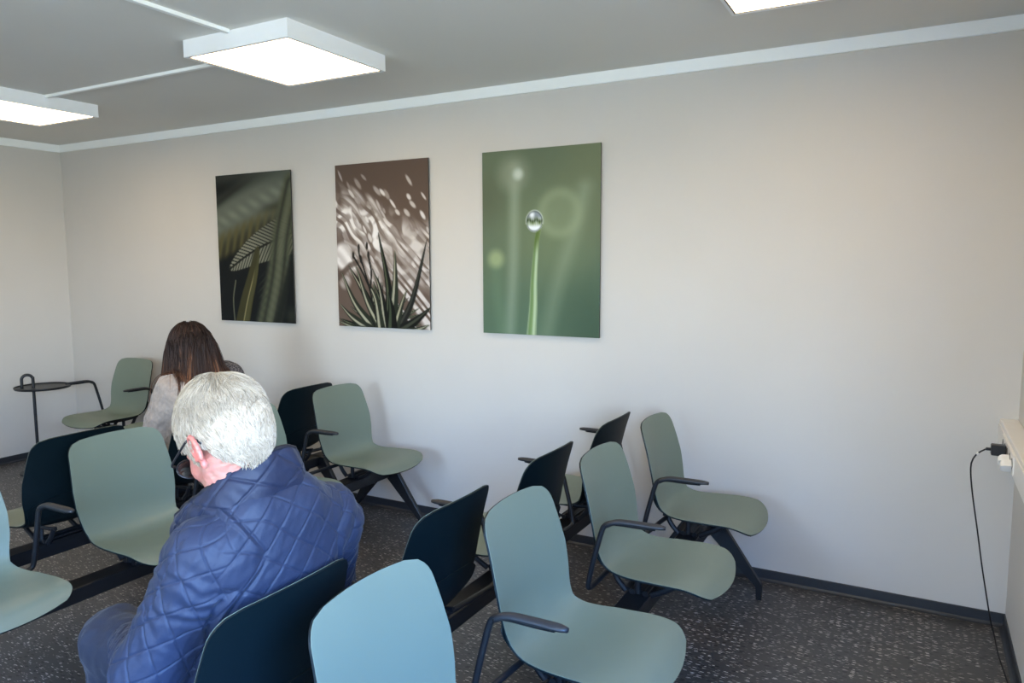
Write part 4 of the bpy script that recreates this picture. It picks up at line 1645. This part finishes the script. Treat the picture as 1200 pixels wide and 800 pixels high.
    for sy, kn, an in ((1, KNEE_L, AN_L), (-1, KNEE_R, AN_R)):
        T.cap((.02, sy * HIP, .558), kn + np.array((0, 0, .01)), .098, .080, .05)
        T.cap(kn, an + np.array((0, 0, .0)), .080, .058, .03)

    def tdisp(P, N_):
        return .0030 * np.sin(P[:, 0] * 70 + 2.5 * waves(P, 71, .12)) * sstep(.35, .5, P[:, 0]) + .0032 * waves(P, 72, .09) + .0012 * waves(P, 73, .04)
    V, Q = T.mesh()
    V = V + T.grad(V) * tdisp(V, None)[:, None]
    V[:, 2] = np.where(V[:, 0] < .30, np.maximum(V[:, 2], .4575), V[:, 2])
    link('trousers', mesh_np('trousers', V, Q, M['trousers']), root, label='navy blue trousers')
    for an in (AN_L, AN_R):
        Sf = Field(an - np.array((.09, .08, .10)), an + np.array((.24, .08, .06)), .005)
        shoe_shapes(Sf, an, (1, 0, 0))
        blob_mesh('shoe', Sf, M['shoe'], root)
    return Hc, Rm, s, W


MAN = build_man()


def glasses():
    Hc, Rm, s, W = MAN
    t = empty('glasses', (4.788, -2.425, 0), PI, 'black-framed glasses worn by the white-haired man', 'glasses')
    # origin at the bridge
    br = W((.108, 0, -.002))
    t.location = (4.788 - br[0], -2.425 - br[1], br[2])

    def K(p):
        return W(p) - br
    for sy in (1, -1):
        ring = [K((.104 - .010 * abs(math.sin(a) * .2), sy * (.035 + .027 * math.cos(a)), -.010 + .021 * math.sin(a))) for a in np.linspace(0, 2 * PI, 40)]
        v, f = tube(ring, .0017, .0024, 8, ref=tuple(Rm @ np.array((1, 0, 0))))
        fr = link('rim', mesh_np('rim', v, f, M['black_plastic']), t)
        c = np.mean(ring[:-1], axis=0)
        V = [c] + [c + (p - c) * .97 for p in ring[:-1]]
        F = [(0, i, i % 39 + 1) for i in range(1, 40)]
        off = Rm @ np.array((.0008, 0, 0))
        n = len(V)
        V2 = [p + off for p in V] + [p - off for p in V]
        F2 = F + [tuple(n + i for i in q[::-1]) for q in F]
        link('lens', mesh_np('lens', V2, F2, M['lens'], smooth=False), t)
        tp = smooth_path([K((.102, sy * .062, .002)), K((.094, sy * .074, .003)), K((.04, sy * .083, .003)), (K((-.006, sy * .086, .004))), K((-.028, sy * .084, -.008)), K((-.036, sy * .081, -.022))], 30)
        v, f = tube(tp, .0030, .0018, 8, ref=tuple(Rm @ np.array((0, 0, 1))))
        link('temple', mesh_np('temple', v, f, M['black_plastic']), t)
    tube_obj('bridge', smooth_path([K((.105, .010, -.002)), K((.111, 0, .003)), K((.105, -.010, -.002))], 12), .0018, M['black_plastic'], t, n=8, ref=(0, 0, 1))


glasses()


# ---- the woman: long brown hair, beige knit, seated further back facing away to the left
def build_woman():
    root = empty('person', (2.85, -1.055, 0), PI - .14, 'woman with long brown hair in a pale knitted sweater, bent forward, seen from behind', 'person')
    Hc = np.array([.020, -.005, 1.095])
    Rm = rot_z(.10) @ rot_y(.72)
    s = .97
    SH_L, SH_R = np.array([-.025, .145, .905]), np.array([-.035, -.165, .905])
    EL_L, EL_R = np.array([.060, .205, .650]), np.array([.075, -.235, .650])
    WR_L, WR_R = np.array([.30, .10, .60]), np.array([.30, -.10, .60])
    KN = [np.array([.43, .11, .53]), np.array([.43, -.11, .53])]
    AN = [np.array([.40, .11, .095]), np.array([.40, -.11, .095])]
    B = Field((-.2, -.36, -.01), (.66, .36, 1.06), .0068)
    B.ell((.0, 0, .55), (.115, .155, .09), .05)
    B.ell((.0, 0, .70), (.095, .125, .18), .08)
    B.ell((-.03, 0, .84), (.095, .14, .14), .08)
    B.cap((-.03, -.13, .915), (-.03, .13, .915), .048, .048, .06)
    B.cap((-.025, 0, .92), Hc + Rm @ np.array((-.02, 0, -.05)), .05, .046, .04)
    for sy, sh, el, wr, kn, an in ((1, SH_L, EL_L, WR_L, KN[0], AN[0]), (-1, SH_R, EL_R, WR_R, KN[1], AN[1])):
        B.cap(sh, el, .040, .034, .03)
        B.cap(el, wr, .034, .024, .02)
        dv = (wr - el) / np.linalg.norm(wr - el)
        B.cap(wr, wr + dv * .03, .023, .022, .02)
        finger_caps(B, wr + dv * .06, dv, (0, -sy * .3, .95), (0, sy, .35), .9)
        B.cap((.02, sy * .085, .54), kn, .072, .05, .05)
        B.cap(kn, an, .047, .032, .02)
        B.cap(an, an + np.array((.13, 0, -.063)), .030, .02, .03)
        B.ell(an + np.array((-.02, 0, -.055)), (.028, .028, .028), .03)
    Vb, Fb = B.mesh()
    Hf = Field(Hc - .19, Hc + .19, .003)
    W = head_shapes(Hf, Hc, Rm, s, False)
    Hf.cap((-.025, 0, .93), Hc + Rm @ np.array((-.028, 0, -.045)), .050, .049, .03)
    Vh, Fh = Hf.mesh()
    fb = Fb[(Vb[:, 2] < .965)[Fb].all(1)]
    V = np.vstack([Vb, Vh])
    F = np.vstack([fb, Fh + len(Vb)])
    tone = to_lin(skin_tones(V, lambda P: ((P - Hc) @ Rm) / s, (220, 176, 156), (218, 150, 138), (184, 104, 100), 22))
    link('body', mesh_np('body', V, F, M['skin'], tone=tone), root)
    eyes(root, W, s)

    # sweater
    J = Field((-.22, -.40, .40), (.50, .40, 1.02), .0055)
    J.ell((.02, 0, .56), (.150, .19, .12), .05)
    J.ell((.0, 0, .70), (.130, .175, .18), .08)
    J.ell((-.03, 0, .84), (.125, .18, .15), .08)
    J.cap((-.03, -.145, .905), (-.03, .125, .905), .066, .066, .07)
    J.cap((-.025, 0, .92), (-.010, 0, .985), .070, .062, .03)
    for sy, sh, el, wr in ((1, SH_L, EL_L, WR_L), (-1, SH_R, EL_R, WR_R)):
        J.cap(sh, el, .068, .066, .04)
        J.cap(el, wr, .064, .042, .03)
        dv = (wr - el) / np.linalg.norm(wr - el)
        J.cap(wr - dv * .03, wr, .040, .036, .01)

    def sdisp(P, N_):
        return .004 * waves(P, 81, .10) + .0025 * waves(P, 82, .05, stretch=(1, 1, 2)) + .0012 * waves(P, 83, .018)
    V, Q = J.mesh()
    V = V + J.grad(V) * sdisp(V, None)[:, None]
    back_x = np.interp(V[:, 2], [.43, .47, .52, .58, .65, .73, .80, .835], [-.05, -.095, -.122, -.135, -.147, -.166, -.186, -.20]) + .05
    V[:, 0] = np.where((V[:, 2] < .84) & (V[:, 0] < back_x), back_x, V[:, 0])
    V[:, 2] = np.maximum(V[:, 2], .462)
    link('sweater', mesh_np('sweater', V, Q, M['sweater']), root, label='pale beige knitted sweater')

    # trousers and shoes
    T = Field((-.2, -.3, .04), (.6, .3, .72), .0065)
    T.ell((.02, 0, .553), (.135, .175, .092), .05)
    for sy, kn, an in ((1, KN[0], AN[0]), (-1, KN[1], AN[1])):
        T.cap((.02, sy * .085, .553), kn + np.array((0, 0, .012)), .088, .068, .05)
        T.cap(kn, an, .066, .048, .03)
    V, Q = T.mesh()
    V = V + T.grad(V) * (.003 * waves(V, 91, .08))[:, None]
    V[:, 2] = np.where(V[:, 0] < .32, np.maximum(V[:, 2], .4575), V[:, 2])
    link('trousers', mesh_np('trousers', V, Q, M['black_trousers']), root, label='black trousers')
    for an in AN:
        Sf = Field(an - np.array((.09, .08, .10)), an + np.array((.24, .08, .06)), .0055)
        shoe_shapes(Sf, an, (1, 0, 0), .9)
        blob_mesh('shoe', Sf, M['shoe'], root)

    # long hair falling from the parting over the back and shoulders
    rng = np.random.default_rng(8)
    p = rng.normal(size=(26000, 3))
    p = CR_C + p / np.linalg.norm(p, axis=1, keepdims=True) * CR_R * 1.01
    p = p[hairline(p, HAIRLINE_WOMAN) > 0][:8000]
    Pw = Hc + (p @ Rm.T) * s
    side = np.sign(p[:, 1] + .008)
    k = 30
    paths = np.zeros((len(p), k, 3))
    q = Pw.copy()
    paths[:, 0] = q
    ln = rng.uniform(.34, .46, len(p))
    off = rng.uniform(.003, .022, len(p)) * 1.0
    clump = np.stack([waves(p, 95, .03), waves(p, 96, .03), waves(p, 97, .05) * .3], 1)
    # comb direction near the scalp: away from the parting and towards the back
    fr_ = np.clip((p[:, 0] + .03) / .06, 0, 1)
    vel = np.stack([-.85 + .25 * fr_, side * (.15 + .75 * fr_), np.full(len(p), -.1)], 1) @ Rm.T
    for i in range(1, k):
        t = i / (k - 1)
        grav = np.array([-.10, 0, -1.0]) + clump * .10
        wgt = min(1, i / 6)
        d = vel * (1 - wgt) + grav * (.35 + wgt)
        # fan outwards a little over the shoulders
        d[:, 1] += side * .10 * (1 - t)
        d /= np.linalg.norm(d, axis=1, keepdims=True)
        q = q + d * (ln / (k - 1))[:, None]
        for it in range(2):
            # head
            h = ((q - Hc) @ Rm) / s
            rr = CR_R + off[:, None] + .006
            g = np.linalg.norm((h - CR_C) / rr, axis=1)
            m_ = g < 1
            h = np.where(m_[:, None], CR_C + (h - CR_C) / np.maximum(g, .2)[:, None], h)
            q = Hc + (h @ Rm.T) * s
            # neck, shoulders, back
            for a, b, ra, rb in (((-.025, 0, .92), tuple(Hc), .078, .085), ((-.03, -.145, .905), (-.03, .145, .905), .074, .074)):
                a, b = np.array(a), np.array(b)
                ab = b - a
                tt2 = np.clip(((q - a) @ ab) / (ab @ ab), 0, 1)
                ctr = a + tt2[:, None] * ab
                dd = q - ctr
                dn = np.linalg.norm(dd, axis=1)
                rq = ra + (rb - ra) * tt2 + off * .9
                q = np.where((dn < rq)[:, None], ctr + dd / np.maximum(dn, 1e-4)[:, None] * rq[:, None], q)
            for c, r in (((-.03, 0, .84), (.132, .187, .157)), ((.0, 0, .70), (.137, .182, .187))):
                c, r = np.array(c), np.array(r) + off[:, None] * .8
                g = np.linalg.norm((q - c) / r, axis=1)
                q = np.where((g < 1)[:, None], c + (q - c) / np.maximum(g, .2)[:, None], q)
        paths[:, i] = q
    sm = paths.copy()
    for it in range(3):
        sm[:, 1:-1] = .25 * sm[:, :-2] + .5 * sm[:, 1:-1] + .25 * sm[:, 2:]
    Vs, Fs = tri_strands(sm, rng.uniform(.0012, .0022, len(p)), .35)
    root_c, tip_c = np.array((34, 25, 24.0)), np.array((82, 54, 40.0))
    tpar = np.linspace(0, 1, k)[None, :, None]
    hi = (np.clip(waves(p, 98, .05), 0, 2) * .5)[:, None, None]
    cc = root_c + (tip_c - root_c) * np.clip(tpar * 1.3, 0, 1) + hi * np.clip(tpar * 3.2 - .3, 0, 1) * np.array((128, 82, 46.0))
    cc = cc + rng.normal(0, 5, (len(p), 1, 1))
    toneS = np.repeat(to_lin(np.clip(cc, 4, 240)).reshape(-1, 3), 3, axis=0)
    th, ph = np.meshgrid(np.linspace(0, PI, 50), np.linspace(0, 2 * PI, 90), indexing='ij')
    U = np.stack([np.sin(th) * np.cos(ph), np.sin(th) * np.sin(ph), np.cos(th)], -1).reshape(-1, 3)
    Pc = CR_C + U * CR_R * 1.02
    ok = hairline(Pc, HAIRLINE_WOMAN) > .003
    Pc = Hc + ((CR_C + U * (CR_R + .004)) @ Rm.T) * s
    idx = np.arange(50 * 90).reshape(50, 90)
    Fc = np.stack([idx[:-1, :-1], idx[1:, :-1], idx[1:, 1:], idx[:-1, 1:]], -1).reshape(-1, 4)
    Fc = Fc[ok[Fc].all(1)]
    me = mesh_np('hair', np.vstack([Pc, Vs]), np.vstack([Fc, Fs + len(Pc)]), M['hair'],
                 tone=np.vstack([np.tile(to_lin((40, 29, 26)), (len(Pc), 1)), toneS]))
    link('hair', me, root, label='long brown hair with lighter strands', kind='stuff')

    # patterned scarf over the right shoulder
    pts = smooth_path([(.07, -.08, .975), (.02, -.145, .995), (-.05, -.185, .990), (-.11, -.190, .95), (-.15, -.17, .84), (-.15, -.165, .78)], 40)
    v, f = tube(pts, .036, .018, 14, ref=(.3, -.9, .2))
    v = v + .004 * waves(v, 77, .05)[:, None] * np.array([.5, .5, .7])
    link('scarf', mesh_np('scarf', v, f, M['scarf']), root, label='dark patterned scarf on the shoulder')


build_woman()
